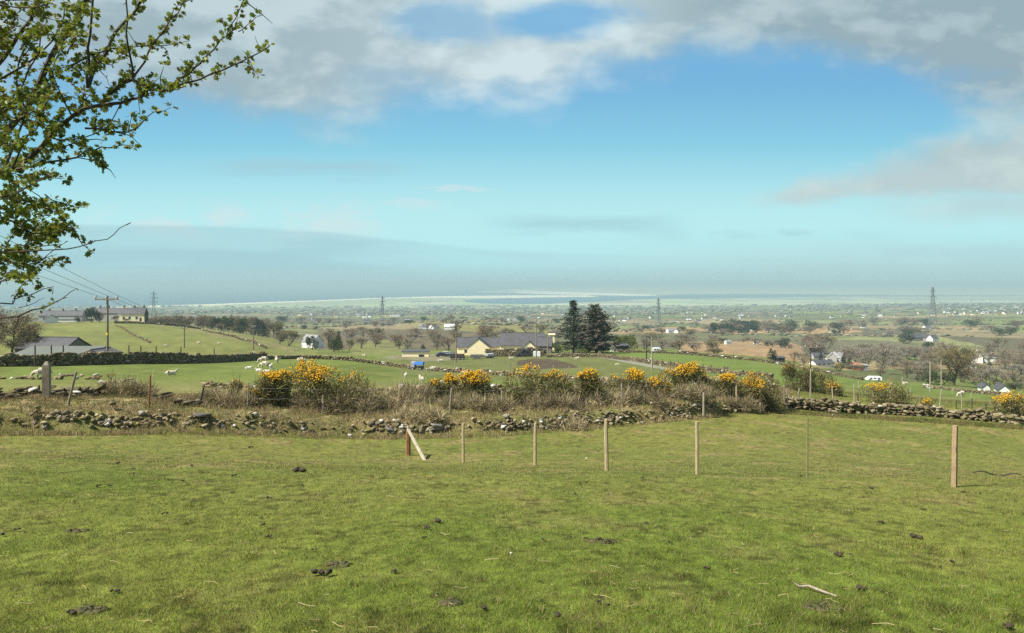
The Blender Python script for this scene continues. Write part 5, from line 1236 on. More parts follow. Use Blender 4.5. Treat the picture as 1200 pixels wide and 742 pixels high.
for lb, pr, px, Y, h, w in [
 ('dark green conifer-like shrub in front of the white cottage', T_dark2, 366, 300, 17, 15), ('dense dark shrub on the right of the white cottage', T_dark, 391, 275, 20, 20), ('slim dark fir standing up behind the dense shrub', T_fir, 397, 285, 24, 11),
 ('olive bush between the white cottage and the wood', T_thick3, 338, 345, 20, 26), ('bare brown tree left of the white cottage', T_b1, 328, 350, 20, 22), ('brown thicket behind the white cottage', T_thick2, 384, 380, 22, 26), ('greenish bush right of the slim dark fir', T_thick3, 409, 290, 15, 16),
 ('bare bush on the slope above the sheep wall', T_thick2, 424, 330, 14, 22), ('leafless tree above the low green knoll', T_b1, 440, 380, 20, 24), ('grey leafless tree left of the small triangular conifer', T_b2, 478, 300, 17, 18), ('bare tree standing behind the cream shed', T_b1, 468, 330, 20, 22),
 ('tall leafless tree right of the small triangular conifer', T_b2, 512, 300, 24, 24), ('brown thicket behind the left end of the yellow farmhouse', T_thick2, 526, 290, 18, 24), ('bare spreading tree rising behind the farmhouse roofs', T_b1, 572, 330, 28, 34), ('second bare tree behind the farmhouse roofs, to the right', T_b2, 590, 340, 22, 24),
 ('dark bush under the left of the pointed spruce', T_dark, 655, 228, 9, 10), ('fresh yellow-green bush at the right foot of the ragged conifer', T_fresh, 733, 262, 20, 30), ('fresh green bush between the two big conifers at their foot', T_fresh, 683, 222, 6, 12), ('small leafy bush by the pale yellow block', T_fresh, 651, 250, 11, 12),
 ('grey bare thicket right of the fresh yellow-green bush', T_thick, 755, 330, 15, 20), ('grey thicket near the white van at the farm field', T_thick, 776, 320, 14, 24), ('brown-grey thicket above the bright field', T_thick2, 797, 315, 14, 22), ('low bush at the corner of the orange moor', T_thick, 815, 330, 9, 18), ('dark low heather-like scrub beside the orange moor', T_dark, 836, 300, 6, 20),
 ('dark twin conifer at the corner of the bright field', T_fir, 903.5, 262, 15, 12), ('second dark conifer at the corner of the bright field', T_fir, 908, 268, 13, 9), ('brown thicket right of the dark pair of conifers', T_thick2, 930, 270, 15, 18), ('bare bush left of the tall thin pole', T_b2, 941, 255, 18, 18),
 ('dark conifer left one of the pair behind the low white bungalow', T_fir, 988, 330, 13, 12), ('dark conifer right one of the pair behind the low white bungalow', T_fir, 996, 325, 14, 10), ('dark conifer beside the grey gabled houses', T_fir, 962, 350, 13, 8),
 ('wide budding oak with golden brown crown behind the right field', T_oak, 1118, 232, 52, 62), ('dark thorny thicket left of the budding oak', T_dark, 1089, 222, 19, 30), ('dark thicket under the budding oak', T_dark2, 1106, 224, 13, 22), ('low bare shrub beside the track under the red shed', T_thick2, 1031, 262, 11, 18),
 ('bare tree with crooked trunk in the middle of the right scrub', T_b2, 1034, 330, 34, 36), ('bare tree with slender trunk left of the two pale poles', T_b1, 1063, 300, 26, 24), ('bare leaning tree behind the red shed', T_b2, 1012, 360, 24, 28),
 ('tall dark leafless tree beyond the budding oak', T_b1, 1111, 480, 30, 28), ('dark evergreen left of the white farmhouse', T_dark2, 1130, 520, 15, 17), ('dark conifer in front of the white farmhouse', T_fir, 1160, 440, 11, 9), ('bare brown tree behind the white farmhouse', T_b1, 1158, 560, 20, 22),
 ('bare purple-brown tree right of the white farmhouse', T_b1, 1178, 470, 24, 24), ('bare tree at the right edge above the small white shed', T_thick2, 1196, 420, 26, 26), ('grey thicket below the white farmhouse', T_thick, 1150, 380, 18, 30), ('grey thicket right of the budding oak', T_thick, 1158, 290, 24, 34), ('brown thicket at the right edge behind the small sheds', T_thick2, 1190, 300, 22, 36), ('dark bush behind the small white sheds', T_dark, 1190, 240, 10, 20),
 ('dark clump of evergreens beyond the grey stone buildings', T_dark2, 1060, 700, 12, 22), ('dark hedge tree at the grey stone buildings', T_dark, 1088, 640, 10, 14), ('brown hedge before the grey stone buildings', T_thick2, 1076, 560, 9, 34)]:
    tree(pr, lb, px, Y, h, w, G)
def area(label, group, box, n, protos, hr, wr, seed, ys, top=None):
    """a stand of trees that nothing in the picture tells apart; box = columns"""
    rng = np.random.RandomState(seed)
    for i in range(n):
        px = rng.uniform(*box); Y = math.exp(rng.uniform(math.log(ys[0]), math.log(ys[1]))); tree(protos[rng.randint(len(protos))], label, px, Y, rng.uniform(*hr), rng.uniform(*wr), group)
area('grey-brown leafless tree in the scrub behind the grey gabled houses', 'scrub behind the gabled houses', (945, 1050), 22, [T_b2, T_thick, T_b2, T_thick2], (16, 26), (20, 30), 51, (380, 560))
area('bare tree in the scrub between the red shed and the budding oak', 'scrub right of the red shed', (1035, 1100), 12, [T_b2, T_thick, T_b1], (12, 20), (16, 26), 52, (330, 520))
area('bare tree in the scrub around the white farmhouse at right', 'scrub around the white farmhouse', (1120, 1215), 16, [T_thick, T_b1, T_thick2, T_thick3], (12, 20), (18, 28), 53, (300, 620))
area('dark tree in the belt above the upper orange moor', 'tree belt above the orange moor', (830, 925), 20, [T_b1, T_dark, T_thick2, T_dark2], (9, 15), (14, 22), 54, (880, 1150))
area('dark evergreen of the short plantation above the moor', 'short dark plantation', (856, 882), 9, [T_dark2, T_fir], (10, 13), (9, 14), 55, (1120, 1180))
area('brown-grey tree in the hedgerows right of the plantation', 'hedgerows right of the plantation', (925, 1060), 16, [T_b1, T_thick2, T_b2, T_dark], (8, 15), (14, 24), 56, (820, 1300))
area('tree in the belt under the tall right pylon', 'tree belt under the right pylon', (1060, 1215), 14, [T_b1, T_thick2, T_dark], (7, 12), (13, 22), 57, (850, 1350))
area('dark shrub on the edge of the lower orange moor', 'shrubs between the two moors', (840, 960), 13, [T_dark, T_dark2, T_thick2], (5, 9), (10, 18), 58, (520, 640))
area('grey-green bush on the flat below the left pylon of the plain', 'bushes between conifers and moor', (722, 845), 26, [T_thick, T_thick3, T_thick2, T_b3], (6, 11), (14, 24), 59, (400, 850))
area('brown bush on the rough slope behind the yellow farmhouse', 'scrub behind the farmhouse', (405, 660), 28, [T_thick2, T_thick3, T_b1, T_thick], (8, 14), (15, 26), 60, (420, 760))
area('tree in the far hedgerows beyond the brown wood', 'far hedgerows at left', (325, 560), 18, [T_b1, T_dark, T_thick2, T_b2], (5, 9), (9, 17), 61, (800, 1500))
area('tree in the far hedgerows behind the two big conifers', 'far hedgerows in the middle', (560, 830), 18, [T_b1, T_dark, T_thick2, T_b2], (5, 9), (10, 18), 62, (850, 1600))
area('low bush along the lower edge of the right scrub', 'low bushes on the right slope', (920, 1200), 14, [T_thick2, T_thick3, T_thick], (6, 11), (12, 22), 63, (250, 330))

# hedges and woods of the plain, too far to count: one mass of clumps
def mass(label, n, seed, y0, y1, p0, p1, fl, sz, cols, thr):
    rng = np.random.RandomState(seed); m_ = n * 6
    Y = 1.0 / rng.uniform(1 / y1, 1 / y0, m_); px = rng.uniform(p0, p1, m_); X = (px - PX0) / F * Y
    ca, sa = math.cos(.35), math.sin(.35)
    wx = X + 90 * (fbm(X / 300, Y / 300, 63) - .5); wy = Y + 120 * (fbm(X / 300, Y / 300, 64) - .5)
    a = (wx * ca - wy * sa) / 190; b = (wx * sa + wy * ca) / 240
    line = (np.abs(a - np.round(a)) < .05) | (np.abs(b - np.round(b)) < .05)
    wood = fbm(X / 420, Y / 600, 81, 4) > thr
    pys = PY0 - F * SEA / Y
    wet = inpoly(px, pys, WATER) & (Y > 4700)
    k = np.where((line | wood) & ~wet)[0][:n]; X, Y = X[k], Y[k]; n = len(k)
    s = sz * rng.uniform(.5, 1.4, n) * np.clip(Y / 2500, .7, 1.8); Z = H(X, Y)
    v, f, ix = blobs(np.stack([X, Y, Z + s * .35], 1), np.stack([s * 2.4, s * 1.0, s * .75], 1), rng, ICO1, 1.0, np.zeros(n), .25)
    C = np.array(cols)[rng.randint(0, len(cols), n)] * rng.uniform(.6, 1.35, (n, 1))
    return tag(np_mesh('hedgerow_woods', v, f, M['mass'], C[ix]), label, 'woods', kind='stuff')
mass('hedges and woods of the near plain in one brown-grey mass', 3200, 91, 850, 2400, -150, 1350, 0, 2.3, [(.150, .135, .085), (.115, .118, .070), (.18, .15, .10), (.080, .092, .055)], .67)
mass('hedges and woods of the far plain fading into haze', 4200, 92, 2400, 5600, -150, 1350, 0, 3.4, [(.135, .140, .090), (.16, .15, .105), (.105, .115, .075)], .62)

# ------------------------------------------------------------------ field walls and hedges farther down
wall('dark drystone wall along the back of the sheep field at left', [(-160, 66), (-60, 68), (0, 70), (60, 73), (120, 78), (180, 88), (240, 102), (285, 118), (312, 128)], 1.35, .6, (.55, .26), base=ICO1, mul=.95, pale=0.015, dips=.2)
wall('paler lower drystone wall going down to the blue trailer', [(312, 128), (350, 133), (400, 135), (440, 135), (470, 134), (482, 133)], .85, .5, (.55, .26), base=ICO1, mul=1.0, pale=0.030, dips=.4)
wall('low drystone wall passing right of the blue trailer to the hedge', [(503, 133), (540, 131), (575, 128), (610, 124), (650, 119), (700, 110), (730, 100)], .95, .5, (.5, .25), base=ICO1, mul=.95, pale=0.030, dips=.4)
wall('drystone wall running down beside the farm track', [(640, 205), (672, 203), (700, 200), (740, 178), (780, 155), (820, 138), (860, 122), (905, 108)], 1.15, .6, (.6, .28), base=ICO1, mul=.72, pale=0.024, dips=.35)
wall('broken wall along the top edge of the bright right-hand field', [(722, 245), (775, 238), (830, 232), (880, 225), (930, 215), (975, 205), (1012, 196)], 1.25, .6, (.7, .32), base=ICO1, mul=.72, pale=0.036, dips=.5)
wall('grey wall in front of the small white sheds at right', [(1082, 192), (1110, 188), (1140, 184), (1180, 180), (1240, 176)], 1.3, .6, (.6, .28), base=ICO1, mul=1.0, pale=0.036, dips=.4)
wall('stone wall between the yellow farmhouse and the dark bales', [(569, 218), (600, 216), (640, 214)], 2.5, .7, (.6, .3), base=ICO1, mul=.7, pale=0.018, dips=.2)
wall('low wall dropping across the slope of the left hill', [(136, 330), (150, 270), (163, 225), (176, 185)], .45, .4, (.7, .25), base=ICO1, mul=.62, pale=0.030, dips=.4)
wall('dark wall along the crest of the left hill before the terrace', [(134, 395), (160, 398), (192, 402), (235, 408)], 1.3, .7, (.9, .35), base=ICO1, mul=.5, pale=0.015, dips=.3)
wall('thin dark wall slanting down the right side of the left hill', [(238, 380), (262, 330), (290, 270), (312, 215)], .8, .6, (.9, .35), base=ICO1, mul=.45, pale=0.012, dips=.4)

# ------------------------------------------------------------------ sheep
def sheep_mesh(name, pose, m):
    if pose == 'graze': neck = [(0, .60, .62), (0, .74, .42), (0, .80, .22), (0, .93, .10)]; rn = [.15, .11, .095, .055]
    elif pose == 'lie': neck = [(0, .58, .48), (0, .68, .62), (0, .76, .70), (0, .92, .64)]; rn = [.15, .11, .095, .06]
    else: neck = [(0, .56, .76), (0, .68, .92), (0, .76, .99), (0, .93, .93)]; rn = [.15, .11, .10, .06]
    dz = -.30 if pose == 'lie' else 0
    v = [(0, 0, .64 + dz), (0, -.30, .66 + dz), (0, -.52, .62 + dz), (0, .34, .66 + dz)] + neck; r = [.285, .275, .19, .27] + rn; e = [(0, 1), (1, 2), (0, 3), (3, 4), (4, 5), (5, 6), (6, 7)]
    def chain(a, pts, rr):
        for q, k in zip(pts, rr): v.append(q); r.append(k); e.append((a, len(v) - 1)); a = len(v) - 1
    for sx in (-1, 1):
        if pose == 'lie':
            chain(3, [(sx * .16, .42, .14), (sx * .17, .66, .06), (sx * .16, .50, .04)], [.07, .045, .035]); chain(1, [(sx * .22, -.30, .14), (sx * .24, -.12, .06), (sx * .22, -.36, .04)], [.09, .05, .035])
        else:
            chain(3, [(sx * .14, .36, .40), (sx * .14, .37, .22), (sx * .14, .355, .02)], [.075, .042, .035]); chain(1, [(sx * .15, -.38, .44), (sx * .15, -.32, .27), (sx * .15, -.42, .20), (sx * .15, -.40, .02)], [.10, .055, .040, .035])
        chain(6, [(sx * .12, neck[2][1] - .02, neck[2][2] + .04), (sx * .19, neck[2][1] - .04, neck[2][2] + .02)], [.03, .018])
    chain(2, [(0, -.66, .55 + dz), (0, -.70, .38 + dz)], [.05, .035])
    me = bpy.data.meshes.new(name); me.from_pydata(v, e, []); o = bpy.data.objects.new(name, me); COL.objects.link(o)
    sk = o.modifiers.new('skin', 'SKIN'); sk.use_smooth_shade = True
    for i, k in enumerate(r): me.skin_vertices[0].data[i].radius = (k, k)
    me.skin_vertices[0].data[0].use_root = True
    su = o.modifiers.new('sub', 'SUBSURF'); su.levels = 2; su.render_levels = 2
    dg = bpy.context.evaluated_depsgraph_get(); m2 = bpy.data.meshes.new_from_object(o.evaluated_get(dg))
    bpy.data.objects.remove(o); bpy.data.meshes.remove(me)
    m2.materials.clear(); m2.materials.append(m); return m2
SM = {(p, k): sheep_mesh('sheep', p, M[k]) for p in ('graze', 'lie', 'stand') for k in ('fleece', 'lamb')}
def sheep(label, px, py, y0, y1, pose, face, s=1.0, lamb=False, ht=None):
    p = AT(px, py, y0, y1)
    o = link('lamb' if lamb else 'sheep', SM[(pose, 'lamb' if lamb else 'fleece')], None, p); k = s * (.5 if lamb else .82)
    o.scale = (k, k, k); o.rotation_euler = (0, 0, R({'L': 90, 'R': -90, 'A': 0, 'T': 180}[face[0]] + (float(face[1:]) if len(face) > 1 else 0)))
    return tag(o, label, 'lamb' if lamb else 'sheep', 'flock of sheep and lambs on the pasture')
for q in [
 ('pale sheep grazing right behind the broad gatepost', 50, 444, 30, 60, 'graze', 'L20'), ('sheep lying on the dead grass above the tumbled slate wall', 200, 440, 35, 70, 'lie', 'R20', .8),
 ('sheep grazing near the far wall, uppermost of the group by the big gorse', 309, 425.5, 60, 140, 'graze', 'L15', 1.3), ('sheep grazing to the left, in the middle of the group by the big gorse', 310.5, 431.5, 50, 130, 'graze', 'L', 1.1), ('sheep standing end-on near the far wall right of the group', 324, 426, 60, 140, 'stand', 'A20', 1.2), ('sheep grazing just above the yellow top of the biggest gorse', 353, 426, 60, 150, 'graze', 'R10', 1.2),
 ('sheep lying behind the far wall above the largest gorse', 427, 417, 140, 230, 'lie', 'L', 1.2), ('big pale sheep behind the brilliant yellow gorse heads', 494, 449, 44, 110, 'stand', 'A30', .9), ('white sheep standing beside the blue trailer', 507, 435, 60, 131, 'stand', 'R-20', 1.1), ('sheep lying in the farm pasture above the blue trailer', 516, 424, 140, 200, 'lie', 'R', 1.2),
 ('sheep grazing below the long low wall right of the blue trailer', 545, 439.5, 60, 129, 'graze', 'L', 1.0), ('sheep lying left of the black wrapped bales', 599, 421, 150, 208, 'lie', 'R', 1.2), ('sheep grazing on the farm pasture below the ragged conifer', 677, 422, 150, 215, 'graze', 'L', 1.1),
 ('sheep grazing beside the pale post in the right field', 1043, 453.5, 62, 190, 'stand', 'A', 1.2), ('sheep walking uphill in the right field', 1061, 452, 100, 185, 'graze', 'R', 1.4), ('sheep grazing by the small rail in the right field', 1126.5, 465, 100, 180, 'graze', 'L15', 1.3),
 ('lone sheep at the left on the far hill', 194, 407, 120, 260, 'graze', 'R', .8), ('lone sheep in the middle of the far hill', 233, 403.5, 140, 300, 'stand', 'L', .9), ('lone sheep at the right on the far hill', 256.5, 404, 140, 320, 'graze', 'L', .8), ('sheep on the crest of the far hill near the dark wall', 203, 384, 250, 420, 'stand', 'R', 1.0), ('sheep lying on the crest of the far hill', 191, 382.5, 250, 420, 'lie', 'R', 1.0)]:
    sheep(*q)
for q in [('white lamb lying left of the group by the big gorse', 291, 433, 45, 125, 'lie', 'R'), ('white lamb standing right of the grazing group by the big gorse', 317.5, 432, 50, 130, 'stand', 'A'), ('white lamb lying below the group, the left of two', 304, 436, 45, 120, 'lie', 'L'), ('white lamb lying below the group, the right of two', 312, 437.5, 45, 120, 'lie', 'R'), ('white lamb alone right of the largest gorse', 475.5, 442.5, 60, 125, 'stand', 'A'), ('white lamb resting on the farm pasture near the track', 723, 428, 130, 200, 'lie', 'R'), ('small lamb close beside the blue trailer', 500.5, 435.5, 60, 131, 'stand', 'T')]:
    sheep(*q, s=1.1, lamb=True)

# ------------------------------------------------------------------ power poles, wires and pylons
PG = 'wooden poles across the fields'
def pole(label, px, py0, Y, arm=0, r=.13, base=None, dark=False, armang=0.0, ins=True, tall=None, plate=False, m=None):
    p = P(px, Y, -.2); h = tall or ((PY0 - py0) * Y / F - p.z); t = thing('power_pole' if arm else 'pole', label, 'pole', p, armang, PG)
    mb = MB(); mb.tube([(0, 0, 0), (0, 0, h * .5), (0, 0, h)], [r * 1.15, r, r * .8], 8); mb.build('shaft', m or M['darkwood' if dark else 'polewood'], t)
    if arm:
        mb = MB(); mb.box((0, -r - .06, h - .35), (arm, .12, .16)); mb.build('crossarm', M['polewood'], t)
        if ins:
            for x in (-arm * .46, 0, arm * .46):
                mb = MB(); mb.tube([(x, -r - .06, h - .27), (x, -r - .06, h - .1), (x, -r - .06, h + .08)], [.05, .11, .05], 6); mb.build('insulator', M['greymetal'], t)
    if plate: mb = MB(); mb.box((0, -r * 1.1 - .02, h * .46), (.2, .03, .26)); mb.build('plate', M['yellow'], t)
    return t, h
p1, h1 = pole('power pole with a three-insulator crossarm in front of the left hill', 126, 347, 79.5, 2.5, .125, plate=True)
pole('power pole standing behind the dark wall on the left hill', 216, 383, 165, 1.4, .14); pole('slim pole low on the right of the left hill', 297, 381.5, 178, 1.1, .13); pole('slim pole in front of the brown wood', 262, 380.5, 300, 0, .16)
pole('grey pole with a dark lantern head left of the yellow farmhouse', 534.5, 381, 182, 0, .12); pole('pole by the end of the barn roof, the left of two', 628.5, 374, 205, 0, .14); pole('pole by the end of the barn roof, the right of two', 642, 374, 206, .9, .14)
pole('dark pole left of the pale tall pole in the bright field', 757.5, 397, 185, 0, .15, dark=True); pole('pale tall pole by the farm track in the middle right', 764, 395, 142, .5, .13, ins=False, m=M['palewood'])
pole('dark pole with a crossarm at the corner of the bright field', 950, 405, 145, 2.4, .14, dark=True); pole('tall slim pole at the left of the budding oak', 1090, 424, 150, 0, .12, m=M['palewood']); pole('shorter slim pole in front of the budding oak', 1103, 422, 215, 0, .13, m=M['palewood'])
pole('small pole with a crossarm above the right field', 1043.5, 436, 205, 3.2, .13, ins=False); pole('thin pole right of the small cross-armed pole', 1057.5, 442, 215, 0, .13, m=M['palewood'])
pole('slender straw-coloured pole among the posts of the right wall', 950, 437, 46, 0, .045, tall=1.7, m=M['palewood'])
# lantern head of the farm pole
mb = MB(); mb.box((0, 0, 0), (.5, .5, 1.1), taper=.7); q = P(534.5, 182); tag(mb.build('transformer', M['darkwood'], None, (q.x, q.y - .3, (PY0 - 384) * 182 / F)), 'dark box hanging near the top of the farm pole', 'transformer')
a0 = Vector(p1.location) + Vector((0, 0, h1)); b0 = P(216, 165, 0); hb = (PY0 - 383) * 165 / F
for i, (x, py) in enumerate(((-1.15, 322), (0, 315), (1.15, 311))):
    far = Vector((b0.x + x * .5, b0.y, hb + .1)); lefty = Vector(((-60 - PX0) / F * 40 + x, 40, (PY0 - (258 + 9 * (2 - i))) / F * 40))
    wire(('nearest', 'middle', 'farthest')[i] + ' overhead wire sagging to the pole with three insulators', [lefty, a0 + Vector((x, -.19, .08)), far], .016, M['darkwood'])
PYG = 'steel lattice pylons on the plain'
def pylon(label, px, Y, py0):
    p = P(px, Y, -.5); h = (PY0 - py0) * Y / F - p.z; t = thing('pylon', label, 'pylon', p, .5, PYG); r = max(.16, Y * .00022); b = h * .062
    W = lambda z: b * (1 - z / h)**1.1 * 1.0 + h * .012
    mb = MB()
    zs = [0, .2, .38, .53, .65, .75, .84, .92, 1.0]
    for sx in (-1, 1):
        for sy in (-1, 1): mb.tube([(sx * W(z * h), sy * W(z * h), z * h) for z in zs], r, 4)
    for i in range(len(zs) - 1):
        z0, z1 = zs[i] * h, zs[i + 1] * h
        for ax_ in range(4):
            s_, c_ = [(1, 0), (-1, 0), (0, 1), (0, -1)][ax_]
            f = lambda k, z: (s_ * W(z) if s_ else k * W(z), c_ * W(z) if c_ else k * W(z), z)
            mb.tube([f(-1, z0), f(1, z1)], r * .6, 4); mb.tube([f(1, z0), f(-1, z1)], r * .6, 4); mb.tube([f(-1, z1), f(1, z1)], r * .6, 4)
    mb.build('tower', M['steel'], t)
    for z, w in ((.92, .095), (.78, .125), (.64, .105)):
        mb = MB(); z *= h; w *= h
        for s_ in (-1, 1):
            mb.tube([(s_ * W(z), 0, z + h * .02), (s_ * w, 0, z)], r * .8, 4); mb.tube([(s_ * W(z), 0, z - h * .01), (s_ * w, 0, z)], r * .8, 4); mb.tube([(s_ * w, 0, z), (s_ * w, 0, z - h * .05)], r * .9, 4)
        mb.build('crossarm', M['steel'], t)
    return t
pylon('lattice pylon standing right of the dark-gabled terrace end', 180, 1150, 341.5); pylon('slender far pylon left of the middle of the plain', 448, 1500, 347); pylon('lattice pylon rising above the plain right of the two conifers', 771.5, 1350, 349); pylon('tallest pylon with three clear crossarms at right', 1093, 1030, 336.5)

# ------------------------------------------------------------------ buildings
def gable(mb, L_, W, eave, ridge, mi=0, z0=-1.0, x0=0, y0=0):
    """a long house body along x with gable ends"""
    a, b = L_ / 2, W / 2
    vs = [(x0 - a, y0 - b, z0), (x0 + a, y0 - b, z0), (x0 + a, y0 + b, z0), (x0 - a, y0 + b, z0), (x0 - a, y0 - b, eave), (x0 + a, y0 - b, eave), (x0 + a, y0 + b, eave), (x0 - a, y0 + b, eave), (x0 - a, y0, ridge), (x0 + a, y0, ridge)]
    mb.add(vs, [(0, 1, 5, 4), (2, 3, 7, 6), (1, 2, 6, 9, 5), (3, 0, 4, 8, 7), (0, 3, 2, 1), (4, 5, 9, 8), (6, 7, 8, 9)], mi)
def roof(mb, L_, W, eave, ridge, ov=.3, th=.16, mi=0, x0=0, y0=0):
    a, b = L_ / 2 + ov * .6, W / 2 + ov; sl = (ridge - eave) / (W / 2); e = eave - ov * sl + .03; r_ = ridge + .03
    for s in (-1, 1):
        vs = [(x0 - a, y0 + s * b, e), (x0 + a, y0 + s * b, e), (x0 + a, y0, r_), (x0 - a, y0, r_)]; vs += [(x, y, z + th) for x, y, z in vs]
        mb.add(vs, [(0, 1, 2, 3), (4, 5, 6, 7), (0, 1, 5, 4), (1, 2, 6, 5), (2, 3, 7, 6), (3, 0, 4, 7)], mi)
    mb.box((x0, y0, r_ + th), (2 * a, .25, .14), 0, mi)
def house(label, px, Y, L_, W, eave, ridge, rz, wm, rm, chim=(), wins=(), door=None, name='house', cat='house', cm='rubble', dz=0, group=None, gabw=()):
    p = P(px, Y, dz); t = thing(name, label, cat, p, rz, group)
    mb = MB(); gable(mb, L_, W, eave, ridge, z0=-2.5); mb.build('wall', M[wm], t)
    mb = MB(); roof(mb, L_, W, eave, ridge); rf = mb.build('roof', M[rm], t)
    for x, hh in chim:
        mb = MB(); mb.box((x, 0, ridge + hh / 2 - .3), (.8, .8, hh + .6)); mb.box((x, 0, ridge + hh + .02), (.95, .95, .16)); c = mb.build('chimney', M[cm], rf)
        mb = MB(); [mb.tube([(x + q, 0, ridge + hh + .1), (x + q, 0, ridge + hh + .5)], .12, 6) for q in (-.2, .2)]; mb.build('chimney_pot', M['terracotta'], t)
    for x, z, w, h in wins:
        mb = MB(); mb.box((x, -W / 2 - .03, z), (w + .16, .08, h + .16)); fr = mb.build('window', M['plastic'], t)
        mb = MB(); mb.box((x, -W / 2 - .075, z), (w, .03, h)); mb.build('pane', M['glass'], fr)
    for sd, y, z, w, h in gabw:
        mb = MB(); mb.box((sd * (L_ / 2 + .03), y, z), (.08, w + .16, h + .16)); fr = mb.build('window', M['plastic'], t)
        mb = MB(); mb.box((sd * (L_ / 2 + .075), y, z), (.03, w, h)); mb.build('pane', M['glass'], fr)
    if door: mb = MB(); mb.box((door, -W / 2 - .03, 1.0), (1.0, .08, 2.1)); mb.build('door', M['dark'], t)
    return t
def block(label, px, Y, L_, W, h, rz, wm, rm='slate', fall=.5, name='shed', cat='shed', dz=0, dark=None):
    """flat or mono-pitched roof building"""
    p = P(px, Y, dz); t = thing(name, label, cat, p, rz); a, b = L_ / 2, W / 2
    mb = MB(); vs = [(x, y, z) for z in (-1.5, None) for x, y in ((-a, -b), (a, -b), (a, b), (-a, b))]
    vs = [(x, y, z if z is not None else (h if y < 0 else h + fall)) for x, y, z in vs]
    mb.add(vs, [(0, 3, 2, 1), (4, 5, 6, 7), (0, 1, 5, 4), (1, 2, 6, 5), (2, 3, 7, 6), (3, 0, 4, 7)]); mb.build('wall', M[wm], t)
    mb = MB(); o = .25; q = [(-a - o, -b - o, h - fall * o / W), (a + o, -b - o, h - fall * o / W), (a + o, b + o, h + fall * (1 + o / W)), (-a - o, b + o, h + fall * (1 + o / W))]
    mb.add([(x, y, z + .02) for x, y, z in q] + [(x, y, z + .2) for x, y, z in q], [(0, 3, 2, 1), (4, 5, 6, 7), (0, 1, 5, 4), (1, 2, 6, 5), (2, 3, 7, 6), (3, 0, 4, 7)]); mb.build('roof', M[rm], t)
    if dark: mb = MB(); mb.box((dark[0], -b - .02, dark[2] / 2), (dark[1], .06, dark[2])); mb.build('opening', M['dark'], t)
    return t
# left: the roofs behind the dark wall
house('old farmhouse with slate roof and pale chimney behind the dark wall', 62, 118, 8.6, 5.6, .8, 2.2, R(-8), 'rubble', 'slate', [(-3.2, .55)], (), None, cm='palesheet', dz=.25)
block('long low shed with greenish-grey roof just behind the dark wall', 70, 96, 9.0, 4.2, .60, R(3), 'greyrender', 'sheet', .62, dz=.0); house('small dark-roofed shed at the end of the greenish roof', 118, 94, 3.0, 3.2, .65, 1.15, R(80), 'darkwood', 'slate', name='shed', cat='shed', dz=.1)
# terrace on the crest of the left hill
s4 = 436 / F
TG = 'terrace rows on the left hill'
house('long low terrace with slate roof and row of chimneys, left part', 74, 436, 24, 7, 3.4, 6.0, R(6), 'greyrender', 'slate', [(-7.5, 1.2), (0, 1.2), (7.2, 1.2)], [(-9, 1.9, 1, 1.2), (-4, 1.9, 1, 1.2), (3, 1.9, 1, 1.2), (8, 1.9, 1, 1.2)], dz=.4, name='terrace', cat='terrace', group=TG)
house('terrace with slate roof and pale front left of its dark gabled end', 131, 442, 17, 7, 4.2, 7.0, R(4), 'greyrender', 'slate', [(-6.5, 1.3), (-1.5, 1.2)], [(-6, 2.2, 1, 1.4), (-1, 2.2, 1, 1.4), (4, 2.2, 1, 1.4)], dz=.8, name='terrace', cat='terrace', group=TG)
house('end house with dark gable and cream front', 157, 440, 13.5, 7, 4.4, 7.6, R(10), 'cream', 'slate', [(-5.2, 1.3), (.4, 1.3), (5.6, 1.4)], [(-4.6, 2.0, 1.1, 1.5), (-1.4, 2.0, 1.1, 1.5), (2.4, 2.0, 1.1, 1.5)], 4.6, dz=.6)
mb = MB(); q = P(169.5, 440); b = 3.52
mb.add([(0, -b, -1), (0, b, -1), (0, b, 5.0), (0, 0, 8.25), (0, -b, 5.0), (.18, -b, -1), (.18, b, -1), (.18, b, 5.0), (.18, 0, 8.25), (.18, -b, 5.0)], [(0, 1, 2, 3, 4), (5, 9, 8, 7, 6), (0, 5, 6, 1), (1, 6, 7, 2), (2, 7, 8, 3), (3, 8, 9, 4), (4, 9, 5, 0)])
o = [x for x in bpy.data.objects if x.get('label', '').startswith('end house')][0]
g_ = mb.build('dark_gable_panel', M['dark'], o); g_.location = (6.78, 0, -.55)  # near-black panel over the right gable wall
house('white gabled outbuilding with dark roof below the terrace', 60, 405, 9.0, 6.5, 1.9, 4.2, R(-58), 'white', 'slate', name='outbuilding', cat='outbuilding', dz=.2)
block('row of pale garden walls and sheds before the terrace', 80, 415, 11, 3, 1.6, R(8), 'white', 'palesheet', .3, dz=.3)
house('white gabled cottage with grey roof among dark shrubs', 366, 345, 8.5, 6.0, 2.4, 5.2, R(-35), 'white', 'palesheet', [], [(0, 1.5, .9, 1)], dz=.8, gabw=[(1, 0, 1.8, .7, .9)])
# the farm in the middle
block('long cream shed with flat dark roof left of the farm', 487.5, 238, 8.4, 4, 1.75, R(2), 'cream', 'slate', .25, dark=(1.9, 1.7, .9))
house('yellow farmhouse body with slate roof', 563, 246, 15.0, 7, 2.9, 5.6, R(0), 'cream', 'slate', [], [(-4.6, 1.5, 1, 1.1), (5.2, 1.5, 1.2, 1.1)], 3.4, dz=-.1)
house('yellow gabled wing of the farmhouse facing the pasture', 561, 239.5, 7.2, 7.0, 2.9, 5.7, R(90), 'cream', 'slate', [], [], dz=-.2, name='house_wing')
house('long barn with dark slate roof right of the farmhouse', 612, 240, 14.0, 7.4, 2.5, 6.0, R(-2), 'cream', 'slate', [], [], dz=.4, name='barn', cat='barn')
house('small yellow gable projecting in front of the long barn', 620, 233.5, 4.5, 4.4, 1.4, 3.4, R(90), 'cream', 'slate', [], [], dz=.6, name='barn_wing', cat='barn')
